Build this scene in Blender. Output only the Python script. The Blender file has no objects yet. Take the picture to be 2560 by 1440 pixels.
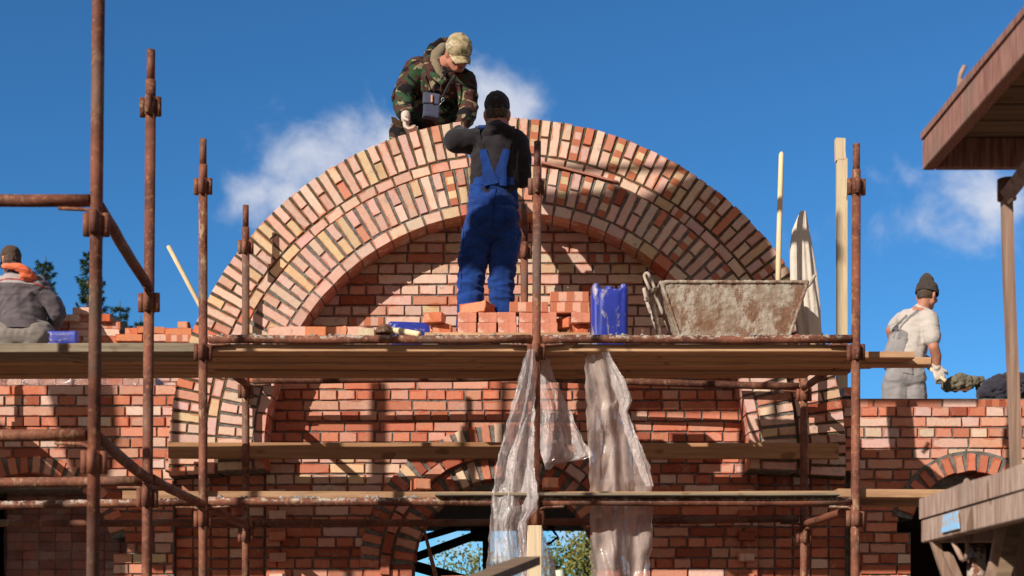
import bpy, bmesh, math, random
from mathutils import Vector, Matrix, noise
random.seed(7)
R = math.radians
scene = bpy.context.scene
COL = scene.collection

# ---------------------------------------------------------------- camera
EYE = 1.70                 # camera height above the ground
F = 3600.0                 # focal length in photo pixels (photo 2560 wide)
cam_d = bpy.data.cameras.new('camera'); cam = bpy.data.objects.new('camera', cam_d); COL.objects.link(cam)
cam.location = (0, 0, EYE); cam.rotation_euler = (R(90), 0, 0)
cam_d.sensor_width = 36; cam_d.lens = 36*F/2560; cam_d.shift_y = 880/2560
cam_d.clip_start = 0.05; cam_d.clip_end = 3000
cam_d.dof.use_dof = True; cam_d.dof.focus_distance = 10.0; cam_d.dof.aperture_fstop = 3.2
scene.camera = cam

# ---------------------------------------------------------------- light
SUN = Vector((0.86, 1.0, -0.70)).normalized()
sd = bpy.data.lights.new('sun', 'SUN'); sun = bpy.data.objects.new('sun', sd); COL.objects.link(sun)
sd.energy = 5.0; sd.angle = R(0.5); sd.color = (1.0, 0.93, 0.82)
sun.rotation_euler = SUN.to_track_quat('-Z', 'Y').to_euler(); sun.location = (-20, -20, 20)
world = bpy.data.worlds.new('World'); scene.world = world; world.use_nodes = True
wn = world.node_tree.nodes; wl = world.node_tree.links; wn.clear()
def W(t, **k):
    n = wn.new(t)
    for a, b in k.items(): setattr(n, a, b)
    return n
def wmath(op, a, b=None, c=None, clamp=False):
    n = W('ShaderNodeMath', operation=op, use_clamp=clamp)
    for i, v in enumerate((a, b, c)):
        if v is None: continue
        if isinstance(v, (int, float)): n.inputs[i].default_value = v
        else: wl.new(v, n.inputs[i])
    return n.outputs[0]
sky = W('ShaderNodeTexSky', sky_type='NISHITA', sun_disc=False)
sky.sun_elevation = math.asin(-SUN.z); sky.sun_rotation = math.atan2(-SUN.x, -SUN.y)
sky.altitude = 1500; sky.air_density = 1.0; sky.dust_density = 0.15; sky.ozone_density = 3.0
tint = W('ShaderNodeMix', data_type='RGBA', blend_type='MULTIPLY'); tint.inputs[0].default_value = 1.0
wl.new(sky.outputs[0], tint.inputs[6]); tint.inputs[7].default_value = (0.36, 0.83, 1.13, 1)
tc = W('ShaderNodeTexCoord'); sep = W('ShaderNodeSeparateXYZ'); wl.new(tc.outputs['Generated'], sep.inputs[0])
yy = wmath('MAXIMUM', sep.outputs[1], 0.05)
px = wmath('DIVIDE', sep.outputs[0], yy); pz = wmath('DIVIDE', sep.outputs[2], yy)
comb = W('ShaderNodeCombineXYZ'); wl.new(px, comb.inputs[0]); wl.new(pz, comb.inputs[1])
nz = W('ShaderNodeTexNoise'); nz.inputs['Scale'].default_value = 17; nz.inputs['Detail'].default_value = 10; nz.inputs['Roughness'].default_value = 0.6; nz.inputs['Distortion'].default_value = 0.25
wl.new(comb.outputs[0], nz.inputs[0])
clouds = [  # centre x, y, half width, half height in photo pixels at infinity, weight
 (850, 420, 230, 100, 1.05), (690, 490, 150, 80, .9), (1000, 390, 200, 110, 1.1), (1240, 285, 105, 95, 1.3), (1180, 330, 90, 60, 1.0),
 (1330, 262, 45, 20, .42), (610, 500, 70, 60, .5), (2340, 570, 240, 100, .66), (2500, 500, 160, 110, .78), (2230, 580, 90, 70, .5),
 (2160, 780, 80, 60, .33), (2400, 900, 120, 40, .3), (2250, 470, 90, 60, .45), (1500, 1340, 150, 45, .9), (1150, 1370, 190, 60, .6)]
mask = None
for cx, cy, hw, hh, wgt in clouds:
    dx = wmath('MULTIPLY', wmath('SUBTRACT', px, (cx-1280)/F), F/hw)
    dz = wmath('MULTIPLY', wmath('SUBTRACT', pz, (1600-cy)/F), F/hh)
    d2 = wmath('ADD', wmath('MULTIPLY', dx, dx), wmath('MULTIPLY', dz, dz))
    e = wmath('MULTIPLY', wmath('EXPONENT', wmath('MULTIPLY', d2, -0.7)), wgt)
    mask = e if mask is None else wmath('MAXIMUM', mask, e)
thr = wmath('ADD', mask, wmath('MULTIPLY', wmath('SUBTRACT', nz.outputs[0], 0.5), 1.75))
mr = W('ShaderNodeMapRange', interpolation_type='SMOOTHSTEP'); wl.new(thr, mr.inputs[0])
mr.inputs[1].default_value = 0.30; mr.inputs[2].default_value = 1.15
ccol = W('ShaderNodeMix', data_type='RGBA'); wl.new(nz.outputs[0], ccol.inputs[0])
ccol.inputs[6].default_value = (3.6, 4.3, 6.0, 1); ccol.inputs[7].default_value = (8.2, 8.2, 8.6, 1)
cm = W('ShaderNodeMix', data_type='RGBA')
wl.new(wmath('MULTIPLY', mr.outputs[0], 0.92), cm.inputs[0]); wl.new(tint.outputs[2], cm.inputs[6]); wl.new(ccol.outputs[2], cm.inputs[7])
back = W('ShaderNodeMix', data_type='RGBA'); bf = W('ShaderNodeMapRange', interpolation_type='SMOOTHSTEP'); wl.new(sep.outputs[1], bf.inputs[0])
bf.inputs[1].default_value = 0.05; bf.inputs[2].default_value = -0.35; wl.new(bf.outputs[0], back.inputs[0]); wl.new(cm.outputs[2], back.inputs[6]); back.inputs[7].default_value = (2.9, 2.5, 2.3, 1)   # pale fill added behind the camera to whiten the ambient light
bg = W('ShaderNodeBackground'); bg.inputs[1].default_value = 0.10; wl.new(back.outputs[2], bg.inputs[0])
out = W('ShaderNodeOutputWorld'); wl.new(bg.outputs[0], out.inputs[0])
scene.view_settings.view_transform = 'Standard'; scene.view_settings.look = 'None'
scene.view_settings.exposure = 0.12; scene.view_settings.gamma = 1.0

# ---------------------------------------------------------------- helpers
def at(px_, py_, Y):                       # a world point on the sight line of a photo pixel at depth Y
    return Vector(((px_-1280)*Y/F, Y, EYE+(1600-py_)*Y/F))
def hz(py_, Y): return EYE+(1600-py_)*Y/F
ORG = {}
def tag(o, label=None, cat=None, group=None, kind=None):
    if label: o['label'] = label
    if cat: o['category'] = cat
    if group: o['group'] = group
    if kind: o['kind'] = kind
    return o
def thing(name, loc, label, cat, group=None):
    o = bpy.data.objects.new(name, None); o.empty_display_size = .1; COL.objects.link(o)
    o.location = loc; ORG[o] = Vector(loc)
    return tag(o, label, cat, group)
def link(name, me, parent=None, origin=None):
    o = bpy.data.objects.new(name, me); COL.objects.link(o)
    if parent is not None:
        ORG[o] = ORG[parent]; o.parent = parent
        me.transform(Matrix.Translation(-ORG[parent]))
    else:
        vs = me.vertices
        if origin is None:
            xs = [v.co.x for v in vs]; ys = [v.co.y for v in vs]; zs = [v.co.z for v in vs]
            origin = Vector(((min(xs)+max(xs))/2, (min(ys)+max(ys))/2, min(zs)))
        origin = Vector(origin); me.transform(Matrix.Translation(-origin)); o.location = origin; ORG[o] = origin
    return o
class MB:
    def __init__(s): s.v = []; s.f = []; s.sm = []
    def add(s, vs, fs, sm=False):
        b = len(s.v); s.v += [Vector(p) for p in vs]; s.f += [tuple(i+b for i in f) for f in fs]; s.sm += [sm]*len(fs); return s
    def box(s, lo, hi, ch=0.0, M=None):
        lo = Vector(lo); hi = Vector(hi); c = (lo+hi)/2; h = (hi-lo)/2
        if ch <= 0:
            vs = [Vector((x*h.x, y*h.y, z*h.z)) for x in (-1, 1) for y in (-1, 1) for z in (-1, 1)]
            fs = [(0,1,3,2), (4,6,7,5), (0,4,5,1), (2,3,7,6), (0,2,6,4), (1,5,7,3)]
        else:
            bm = bmesh.new(); bmesh.ops.create_cube(bm, size=2)
            for v in bm.verts: v.co = Vector((v.co.x*h.x, v.co.y*h.y, v.co.z*h.z))
            bmesh.ops.bevel(bm, geom=list(bm.edges), offset=ch, segments=1, affect='EDGES')
            bm.verts.ensure_lookup_table(); vs = [v.co.copy() for v in bm.verts]; fs = [tuple(v.index for v in f.verts) for f in bm.faces]; bm.free()
        vs = [(M @ v if M else v)+c for v in vs]
        return s.add(vs, fs)
    def tube(s, path, r, n=14, caps=True, sm=True):
        path = [Vector(p) for p in path]; m = len(path)
        rs = r if isinstance(r, (list, tuple)) else [r]*m
        t0 = (path[1]-path[0]).normalized(); ref = Vector((0, 0, 1)) if abs(t0.z) < .9 else Vector((1, 0, 0))
        a = t0.cross(ref).normalized(); vs = []
        for i, p in enumerate(path):
            t = (path[min(i+1, m-1)]-path[max(i-1, 0)]).normalized()
            a = (a - t*a.dot(t)).normalized(); b = t.cross(a)
            for k in range(n):
                q = 2*math.pi*k/n; vs.append(p+(a*math.cos(q)+b*math.sin(q))*rs[i])
        fs = [(i*n+k, i*n+(k+1) % n, (i+1)*n+(k+1) % n, (i+1)*n+k) for i in range(m-1) for k in range(n)]
        s.add(vs, fs, sm)
        if caps:
            b0 = len(s.v)-len(vs)
            s.f += [tuple(b0+k for k in reversed(range(n))), tuple(b0+(m-1)*n+k for k in range(n))]; s.sm += [False, False]
        return s
    def loft(s, rings, closed=True, caps=True, sm=True):
        n = len(rings[0]); vs = [p for r_ in rings for p in r_]; m = len(rings)
        rng = range(n) if closed else range(n-1)
        s.add(vs, [(i*n+k, i*n+(k+1) % n, (i+1)*n+(k+1) % n, (i+1)*n+k) for i in range(m-1) for k in rng], sm)
        if caps and closed:
            b0 = len(s.v)-len(vs)
            s.f += [tuple(b0+k for k in reversed(range(n))), tuple(b0+(m-1)*n+k for k in range(n))]; s.sm += [False, False]
        return s
    def prism(s, pts, d):                  # polygon extruded by vector d
        d = Vector(d); n = len(pts); vs = [Vector(p) for p in pts]+[Vector(p)+d for p in pts]
        fs = [tuple(range(n)), tuple(reversed(range(n, 2*n)))]+[(k, (k+1) % n+0, (k+1) % n+n, k+n) for k in range(n)]
        fs = [fs[0], fs[1]]+[(k+n, (k+1) % n+n, (k+1) % n, k) for k in range(n)]
        return s.add(vs, fs)
    def mesh(s, name, mat):
        me = bpy.data.meshes.new(name); me.from_pydata([tuple(v) for v in s.v], [], s.f)
        me.polygons.foreach_set('use_smooth', s.sm); me.materials.append(mat)
        bm = bmesh.new(); bm.from_mesh(me); bmesh.ops.recalc_face_normals(bm, faces=bm.faces); bm.to_mesh(me); bm.free()
        me.update(); return me
    def build(s, name, mat, parent=None, origin=None): return link(name, s.mesh(name, mat), parent, origin)

# ---------------------------------------------------------------- materials
class NT:
    def __init__(s, name):
        s.m = bpy.data.materials.new(name); s.m.use_nodes = True; s.t = s.m.node_tree; s.t.nodes.clear()
        s.o = s.t.nodes.new('ShaderNodeOutputMaterial'); s.b = s.t.nodes.new('ShaderNodeBsdfPrincipled'); s.t.links.new(s.b.outputs[0], s.o.inputs[0])
        s.b.inputs['Specular IOR Level'].default_value = .3
        s.tc = s.t.nodes.new('ShaderNodeTexCoord')
    def n(s, t, **k):
        x = s.t.nodes.new(t)
        for a, b in k.items(): setattr(x, a, b)
        return x
    def l(s, a, b): s.t.links.new(a, b)
    def setv(s, sock, v):
        if isinstance(v, (int, float)): sock.default_value = v
        elif isinstance(v, tuple): sock.default_value = v if len(v) == 4 or sock.type == 'VECTOR' else (*v, 1)
        else: s.l(v, sock)
    def math(s, op, a, b=0.0, c=0.0, clamp=False):
        x = s.n('ShaderNodeMath', operation=op, use_clamp=clamp)
        for i, v in enumerate((a, b, c)): s.setv(x.inputs[i], v)
        return x.outputs[0]
    def mix(s, f, a, b, bt='MIX'):
        x = s.n('ShaderNodeMix', data_type='RGBA', blend_type=bt); s.setv(x.inputs[0], f); s.setv(x.inputs[6], a); s.setv(x.inputs[7], b); return x.outputs[2]
    def step(s, v, lo, hi, a=0.0, b=1.0):
        x = s.n('ShaderNodeMapRange', interpolation_type='SMOOTHSTEP'); s.l(v, x.inputs[0])
        x.inputs[1].default_value = lo; x.inputs[2].default_value = hi; x.inputs[3].default_value = a; x.inputs[4].default_value = b; return x.outputs[0]
    def noise(s, scale, detail=4, rough=.55, vec=(1, 1, 1), dist=0.0, coord='Object', off=(0, 0, 0)):
        mp = s.n('ShaderNodeMapping'); mp.inputs[3].default_value = vec; mp.inputs[1].default_value = off
        s.l(s.tc.outputs[coord], mp.inputs[0])
        x = s.n('ShaderNodeTexNoise'); x.inputs['Scale'].default_value = scale; x.inputs['Detail'].default_value = detail
        x.inputs['Roughness'].default_value = rough; x.inputs['Distortion'].default_value = dist; s.l(mp.outputs[0], x.inputs[0]); return x.outputs[0]
    def bump(s, h, strength=.3, dist=.01):
        x = s.n('ShaderNodeBump'); x.inputs['Strength'].default_value = strength; x.inputs['Distance'].default_value = dist
        s.l(h, x.inputs['Height']); s.l(x.outputs[0], s.b.inputs['Normal']); return x
    def base(s, v): s.setv(s.b.inputs['Base Color'], v)
    def rough(s, v): s.setv(s.b.inputs['Roughness'], v)

def m_plain(name, c, rough=.7, var=.25, sc=6, metal=0.0, bump=.15, bsc=60):
    k = NT(name); a = k.noise(sc, 5); k.base(k.mix(k.step(a, .3, .7), tuple(x*(1-var) for x in c), tuple(min(1, x*(1+var)) for x in c)))
    k.rough(rough); k.b.inputs['Metallic'].default_value = metal
    if bump: k.bump(k.noise(bsc, 4), bump, .004)
    return k.m
def m_brick():
    k = NT('brick')
    at_ = k.n('ShaderNodeAttribute', attribute_name='Col'); u1 = k.n('ShaderNodeUVMap', uv_map='loc'); u2 = k.n('ShaderNodeUVMap', uv_map='hs')
    s1 = k.n('ShaderNodeSeparateXYZ'); s2 = k.n('ShaderNodeSeparateXYZ'); k.l(u1.outputs[0], s1.inputs[0]); k.l(u2.outputs[0], s2.inputs[0])
    dx = k.math('SUBTRACT', s2.outputs[0], k.math('ABSOLUTE', s1.outputs[0])); dy = k.math('SUBTRACT', s2.outputs[1], k.math('ABSOLUTE', s1.outputs[1]))
    d = k.math('SMOOTH_MIN', dx, dy, 0.008)
    n1 = k.noise(11, 4); n2 = k.noise(34, 4, .6)
    dd = k.math('ADD', d, k.math('MULTIPLY', k.math('SUBTRACT', n1, .47), .050))
    f = k.step(dd, .001, .008)
    bord = k.mix(1.0, at_.outputs[0], (.90, .60, .50), 'MULTIPLY')
    c = k.mix(f, bord, at_.outputs[0])
    ring = k.math('MULTIPLY', k.step(dd, -.004, .002), k.math('SUBTRACT', 1.0, k.step(dd, .003, .008)))
    c = k.mix(k.math('MULTIPLY', ring, .45), c, k.mix(1.0, at_.outputs[0], (.62, .33, .26), 'MULTIPLY'))
    # banded firing marks on some bricks
    band = k.step(k.math('SINE', k.math('ADD', k.math('MULTIPLY', s1.outputs[0], 62), 1.2)), -.15, .15)
    isb = k.math('LESS_THAN', at_.outputs[3], .5)
    c = k.mix(k.math('MULTIPLY', band, isb), c, k.mix(n2, (.42, .13, .075), (.56, .20, .11)))
    c = k.mix(k.step(n2, .35, .75, 0, .35), c, k.mix(1.0, c, (.72, .66, .62), 'MULTIPLY'))
    # warm drift inside one brick, grey mortar smears, pits
    c = k.mix(k.step(k.noise(5, 3, off=(3, 1, 2)), .55, .75, 0, .45), c, k.mix(1.0, c, (1.05, .84, .62), 'MULTIPLY'))
    sm = k.noise(9, 6, .7, off=(9, 4, 1)); c = k.mix(k.step(sm, .60, .70, 0, .65), c, (.30, .26, .22))
    c = k.mix(k.step(k.noise(6.5, 6, .7, off=(5, 2, 9)), .56, .68, 0, .22), c, (.78, .62, .54))
    pit = k.noise(150, 2, .5); c = k.mix(k.step(pit, .66, .72, 0, .5), c, (.10, .06, .05))
    k.base(c); k.rough(.88); k.b.inputs['Specular IOR Level'].default_value = .15
    h = k.math('ADD', k.math('MULTIPLY', n2, .6), k.math('MULTIPLY', k.noise(130, 5, .6), .5)); k.bump(h, .5, .004)
    return k.m
def m_mortar(name, c):
    k = NT(name); a = k.noise(22, 6, .65); k.base(k.mix(k.step(a, .3, .7), tuple(x*.6 for x in c), tuple(x*1.35 for x in c))); k.rough(.95)
    k.b.inputs['Specular IOR Level'].default_value = .1
    k.bump(k.noise(70, 6, .7), .9, .012); return k.m
def m_rust(name='rusty_steel', light=0.0, dark=1.0):
    k = NT(name); a = k.noise(5, 6, .6, off=(1, 2, 3)); b = k.noise(38, 5, .65); g = k.noise(2.2, 3)
    c = k.mix(k.step(a, .35, .65), (.105*dark, .036*dark, .024*dark), (.24*dark, .085*dark, .050*dark))
    c = k.mix(k.step(b, .5, .72, 0, .8), c, (.36*dark, .17*dark, .085*dark))
    c = k.mix(k.step(g, .52, .66, 0, .55), c, (.17, .125, .10))
    oi = k.n('ShaderNodeObjectInfo'); w = k.noise(34, 6, .7, vec=(1, 1, .35), off=(8, 1, 3)); w2 = k.noise(3.1, 3, off=(4, 9, 2))
    pt = k.math('MULTIPLY', k.step(w, .50, .60), k.step(k.math('ADD', w2, k.math('MULTIPLY', k.math('SUBTRACT', oi.outputs['Random'], .5), .22)), .52, .66, 0, .75))
    c = k.mix(pt, c, (.44*dark, .29*dark, .17*dark)); c = k.mix(k.step(k.noise(90, 4, .7), .60, .70, 0, .6), c, (.045, .022, .016))
    geo = k.n('ShaderNodeNewGeometry'); sp = k.n('ShaderNodeSeparateXYZ'); k.l(geo.outputs['Normal'], sp.inputs[0])
    s = k.noise(26, 8, .75, off=(5, 5, 5)); th = .66-light*.17
    c = k.mix(k.math('MULTIPLY', k.step(s, th, th+.05, 0, .85), k.step(sp.outputs[2], -.25, .55)), c, (.50, .43, .36))
    k.base(c); k.rough(.72); k.b.inputs['Metallic'].default_value = .12
    k.bump(k.math('ADD', b, k.math('MULTIPLY', s, 1.2)), .45, .004); return k.m
def m_wood(name, c1, c2, axis='x', stain=.3, knots=True, sc=1.0):   # grain runs along one axis
    k = NT(name); v = {'x': (1.1, 22, 22), 'y': (22, 1.1, 22), 'z': (22, 22, 1.1)}[axis]
    oi = k.n('ShaderNodeObjectInfo'); g = k.noise(1.6*sc, 6, .62, vec=v, dist=.4); h = k.noise(5.5*sc, 5, .6, vec=v)
    c = k.mix(k.step(g, .32, .66), c1, c2); c = k.mix(k.step(h, .5, .75, 0, .45), c, tuple(x*.55 for x in c1))
    c = k.mix(k.step(k.noise(3, 5, .6, off=(2, 7, 4)), .52, .72, 0, stain), c, (.20, .16, .12))
    if knots:
        kk = k.noise(9, 1, .3, vec=tuple({'x': (.5, 1, 1), 'y': (1, .5, 1), 'z': (1, 1, .5)}[axis])); c = k.mix(k.step(kk, .70, .74, 0, .7), c, (.16, .075, .03))
    c = k.mix(k.step(k.noise(24, 5, .7, off=(0, 3, 8)), .66, .72, 0, .6), c, (.13, .11, .09))
    br = k.math('ADD', .78, k.math('MULTIPLY', oi.outputs['Random'], .36))
    hs = k.n('ShaderNodeHueSaturation'); k.l(c, hs.inputs['Color']); k.l(br, hs.inputs['Value'])
    k.base(hs.outputs[0]); k.rough(.85); k.bump(k.math('ADD', h, g), .35, .004); return k.m
def m_cloth(name, c, var=.18, rough=.9, dirt=0.0, dirtc=(.18, .14, .10), fold=.25):
    k = NT(name); a = k.noise(7, 5, .6); c_ = k.mix(k.step(a, .3, .7), tuple(x*(1-var) for x in c), tuple(min(1, x*(1+var)) for x in c))
    if dirt: c_ = k.mix(k.step(k.noise(5, 6, .7, off=(4, 4, 4)), .55, .72, 0, dirt), c_, dirtc)
    k.base(c_); k.rough(rough); k.b.inputs['Sheen Weight'].default_value = .15; k.b.inputs['Specular IOR Level'].default_value = .15
    k.bump(k.math('ADD', k.noise(13, 3, .5, dist=.8), k.math('MULTIPLY', k.noise(260, 2), .15)), fold, .02); return k.m
def m_camo(name, cols, sc=11, fold=.25):
    k = NT(name); c = cols[0]
    for i, (col, th) in enumerate(cols[1:]):
        f = k.noise(sc, 2.2, .5, vec=(1, 1, 1.5), dist=.9, off=(i*7.3, i*3.1, i*5.7)); c = k.mix(k.step(f, th, th+.012), c if i else cols[0], col)
    k.base(c); k.rough(.92); k.b.inputs['Specular IOR Level'].default_value = .12; k.bump(k.noise(12, 3, .5, dist=.8), fold, .02); return k.m
M = dict(
 brick=m_brick(), mortar_new=m_mortar('fresh_mortar', (.115, .095, .062)), mortar=m_mortar('grey_mortar', (.185, .17, .15)),
 rust=m_rust(), rustl=m_rust('rusty_steel_splashed', .9), rustd=m_rust('dark_rusty_steel', 0, .7),
 plank=m_wood('plank_wood', (.38, .20, .105), (.58, .35, .20), 'x', .35), plankg=m_wood('grey_plank_wood', (.20, .16, .12), (.33, .26, .18), 'x', .6),
 board=m_wood('formwork_wood', (.34, .165, .078), (.46, .24, .12), 'x', .15), post=m_wood('sawn_post_wood', (.66, .50, .32), (.76, .61, .42), 'z', .12),
 oldx=m_wood('weathered_red_wood', (.20, .078, .055), (.44, .235, .185), 'z', .55, True, 3.0), oldg=m_wood('rough_grey_timber', (.26, .145, .11), (.52, .39, .31), 'z', .6, True, 2.2),
 oldz=m_wood('weathered_post_wood', (.22, .135, .10), (.38, .245, .18), 'z', .55),
 stick=m_wood('smooth_handle_wood', (.66, .50, .30), (.74, .58, .37), 'z', 0, False), slat=m_wood('dark_slat_wood', (.16, .10, .065), (.28, .19, .12), 'x', .4),
 concrete=m_mortar('concrete', (.33, .31, .29)), black=m_plain('dark_steel', (.025, .02, .018), .7, .3),
)
# ---------------------------------------------------------------- bricks
PALE = [(.70, .44, .36), (.67, .42, .34), (.72, .49, .39), (.72, .52, .41), (.68, .43, .38), (.65, .40, .31)]
CREAM = [(.70, .50, .31), (.68, .45, .28), (.72, .53, .39)]
RED = [(.60, .215, .13), (.62, .27, .18), (.56, .185, .11), (.63, .32, .23)]
DEEP = [(.40, .115, .065), (.44, .14, .08), (.36, .10, .06), (.47, .18, .11)]
def pick(rnd, *w):                      # weights for pale, cream, red, deep
    r = rnd.random()*sum(w); pals = (PALE, CREAM, RED, DEEP); i = 0
    while r > w[i]: r -= w[i]; i += 1
    c = rnd.choice(pals[i]); s = rnd.uniform(.88, 1.1); return tuple(min(.8, x*s*rnd.uniform(.96, 1.04)) for x in c)
class Bricks:
    def __init__(s, seed=1): s.v = []; s.f = []; s.col = []; s.loc = []; s.hs = []; s.r = random.Random(seed)
    def add(s, cx, cz, ang, L, H, y, depth=.12, col=(.5, .3, .2), stripe=False, T=None, jit=.0022, ch=.0035):
        r = s.r; ca, sa = math.cos(ang), math.sin(ang); b = len(s.v); y += r.uniform(-.003, .003)
        lv = []; j = [(r.uniform(-jit, jit), r.uniform(-jit, jit)) for _ in range(4)]
        cs = ((-1, -1), (1, -1), (1, 1), (-1, 1))
        for ly, ins in ((y, ch), (y+ch, 0), (y+depth, 0)):
            for k, (sx, sz) in enumerate(cs):
                lx = sx*(L/2-ins)+j[k][0]; lz = sz*(H/2-ins)+j[k][1]; lv.append((lx, lz))
                p = (cx+lx*ca-lz*sa, ly, cz+lx*sa+lz*ca); s.v.append(tuple(T @ Vector(p)) if T else p)
        fs = [(0, 1, 2, 3), (8, 11, 10, 9)]
        for k in range(4):
            k2 = (k+1) % 4; fs += [(k, 4+k, 4+k2, k2), (4+k, 8+k, 8+k2, 4+k2)]
        if L < H: lv = [(q, p_) for p_, q in lv]; L, H = H, L
        for f in fs:
            s.f.append(tuple(i+b for i in f))
            for i in f: s.loc.append(lv[i]); s.hs.append((L/2, H/2)); s.col.append((*col, 0.0 if stripe else 1.0))
    def mesh(s, name):
        me = bpy.data.meshes.new(name); me.from_pydata(s.v, [], s.f); me.materials.append(M['brick'])
        a = me.attributes.new('Col', 'FLOAT_COLOR', 'CORNER'); a.data.foreach_set('color', [c for x in s.col for c in x])
        u = me.uv_layers.new(name='loc'); u.data.foreach_set('uv', [c for x in s.loc for c in x])
        w = me.uv_layers.new(name='hs'); w.data.foreach_set('uv', [c for x in s.hs for c in x])
        bm = bmesh.new(); bm.from_mesh(me); bmesh.ops.recalc_face_normals(bm, faces=bm.faces); bm.to_mesh(me); bm.free(); me.update(); return me
    def build(s, name, parent=None): return link(name, s.mesh(name), parent)
PITCH = .0765
def rows(bs, mb, segs, v0, v1, y, colf, seed=0, stack=False, thick=.25, top_kind=0, depth=.12, rag=0.0):
    """courses of brick from v1 down to v0; segs(v) gives the open u intervals of a course"""
    r = random.Random(seed); v = v1; i = top_kind
    while v-PITCH > v0-.001:
        vm = v-PITCH/2; head = (i % 2 == 0)
        for a, b in segs(vm):
            if b-a < .03: continue
            mb.box((a, y+.009, v-PITCH), (b, y+thick, v))
            L = .12 if (head or stack) else .25; u = a+.004 if stack else a-r.uniform(0, L*.8)
            rowtone = r.uniform(.92, 1.05)
            while u < b-.02:
                l = L*r.uniform(.96, 1.03) if not stack else L
                if not head and not stack and r.random() < .06: l = .12
                ua, ub = max(u, a+.003), min(u+l, b-.003)
                if ub-ua > .025:
                    c, st = colf(r, (ua+ub)/2, vm); c = tuple(x*rowtone for x in c)
                    po = -abs(r.gauss(0, rag)) if rag else 0
                    bs.add((ua+ub)/2, vm+r.uniform(-.002, .002), r.uniform(-.006, .006), ub-ua, PITCH-.0105+r.uniform(-.0015, .0015), y+po, depth, c, st and l > .2)
                u += l+.011
        v -= PITCH; i += 1
def circ(cx, cz, rad, v):
    d = rad*rad-(v-cz)**2; return (cx-math.sqrt(d), cx+math.sqrt(d)) if d > 0 else None
def cut(segs, hole):
    if hole is None: return segs
    o = []
    for a, b in segs:
        if hole[1] <= a or hole[0] >= b: o.append((a, b)); continue
        if hole[0] > a: o.append((a, hole[0]))
        if hole[1] < b: o.append((hole[1], b))
    return o
G = EYE                                        # heights below are h above eye level, G shifts them to z
YT, YI, YO = 10.47, 10.22, 10.345              # faces: tympanum, inner arch, outer arch
AC = (-.034, 1.315+G)
OPEN = [(-.052, .51+G, .67), (3.34, .79+G, .436), (-3.50, .613+G, .60)]
def hole_at(v):
    hs = []
    for cx, cz, rad in OPEN:
        if v < cz: hs.append((cx-rad, cx+rad))
        else:
            c = circ(cx, cz, rad+(.355 if rad > .65 else .10), v)
            if c: hs.append(c)
    return hs
bld = thing('brick_building', (0, 10.5, 0), 'unfinished red and pale brick gatehouse with a huge double ring arch behind the scaffold', 'building')
PL = (-2.46, -1.79); PR = (1.79, 2.46)
def seg_t(v):
    c = circ(AC[0], AC[1], 2.14, v) if v > AC[1] else (-2.24, 2.24)
    if c is None: return []
    s = [c]
    if v < 1.285+G: s = cut(cut([(PL[1], PR[0])], None), None)
    for h in hole_at(v): s = cut(s, h)
    return s
def col_t(r, u, v):
    h = v-G
    if h > 1.9: return pick(r, 8, 2, 1.2, .2), r.random() < .08
    if h > 1.46: return pick(r, .25, .05, 7, .5), False
    if h > 1.12: return (pick(r, 4, 2, 1.5, 0) if u < .3 else pick(r, 1, .2, 4, 1.5)), False
    if h > .8: return pick(r, 2.5, .2, 4, 1), False
    return pick(r, .25, .08, 3, 5), False
b = Bricks(3); mb = MB(); rows(b, mb, seg_t, -.05, 3.35+G, YT, col_t, 5, rag=.002)
for side in (-1, 1):                            # toothing bricks standing proud beside the panels
    for i in range(11):
        for q in range(1): b.add(side*(1.70-q*.135), 1.06+G-i*PITCH*2, 0, .12, .066, YT-.035-random.random()*.02, .12, pick(b.r, 2, .3, 3, 2))
b.build('tympanum_wall', bld); mb.build('tympanum_mortar', M['mortar'], bld)
# side walls
def seg_l(v): return [x for x in [(-6.5, PL[0] if v < 1.3+G else -2.2)] for x in _cuts(x, v)]
def _cuts(x, v):
    s = [x]
    for h in hole_at(v): s = cut(s, h)
    return s
def col_s(r, u, v):
    return pick(r, 2.2, .35, 5.5, 1.0 if v > .8+G else 5), False
b = Bricks(4); mb = MB(); rows(b, mb, seg_l, -.05, 1.855+G, YT-.005, col_s, 9, top_kind=1, rag=.003)
b.build('left_wall', bld); mb.build('left_wall_mortar', M['mortar'], bld)
def seg_r(v): return _cuts((PR[1] if v < 1.3+G else 2.2, 6.5), v)
b = Bricks(6); mb = MB(); rows(b, mb, seg_r, -.05, 1.70+G, YT+.01, lambda r, u, v: (pick(r, 2.2, .15, 6, .6 if v > .85+G else 6), False), 12, rag=.003)
b.build('right_wall', bld); mb.build('right_wall_mortar', M['mortar'], bld)
b = Bricks(8); mb = MB(); rows(b, mb, lambda v: [(2.2, 6.5)], 1.70+G-.001, 1.70+G+PITCH, YT+.12, lambda r, u, v: (pick(r, .3, 0, 2, 5), r.random() < .5), 3, top_kind=1)
b.build('top_course', bld); mb.build('top_course_mortar', M['mortar'], bld)
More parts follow.
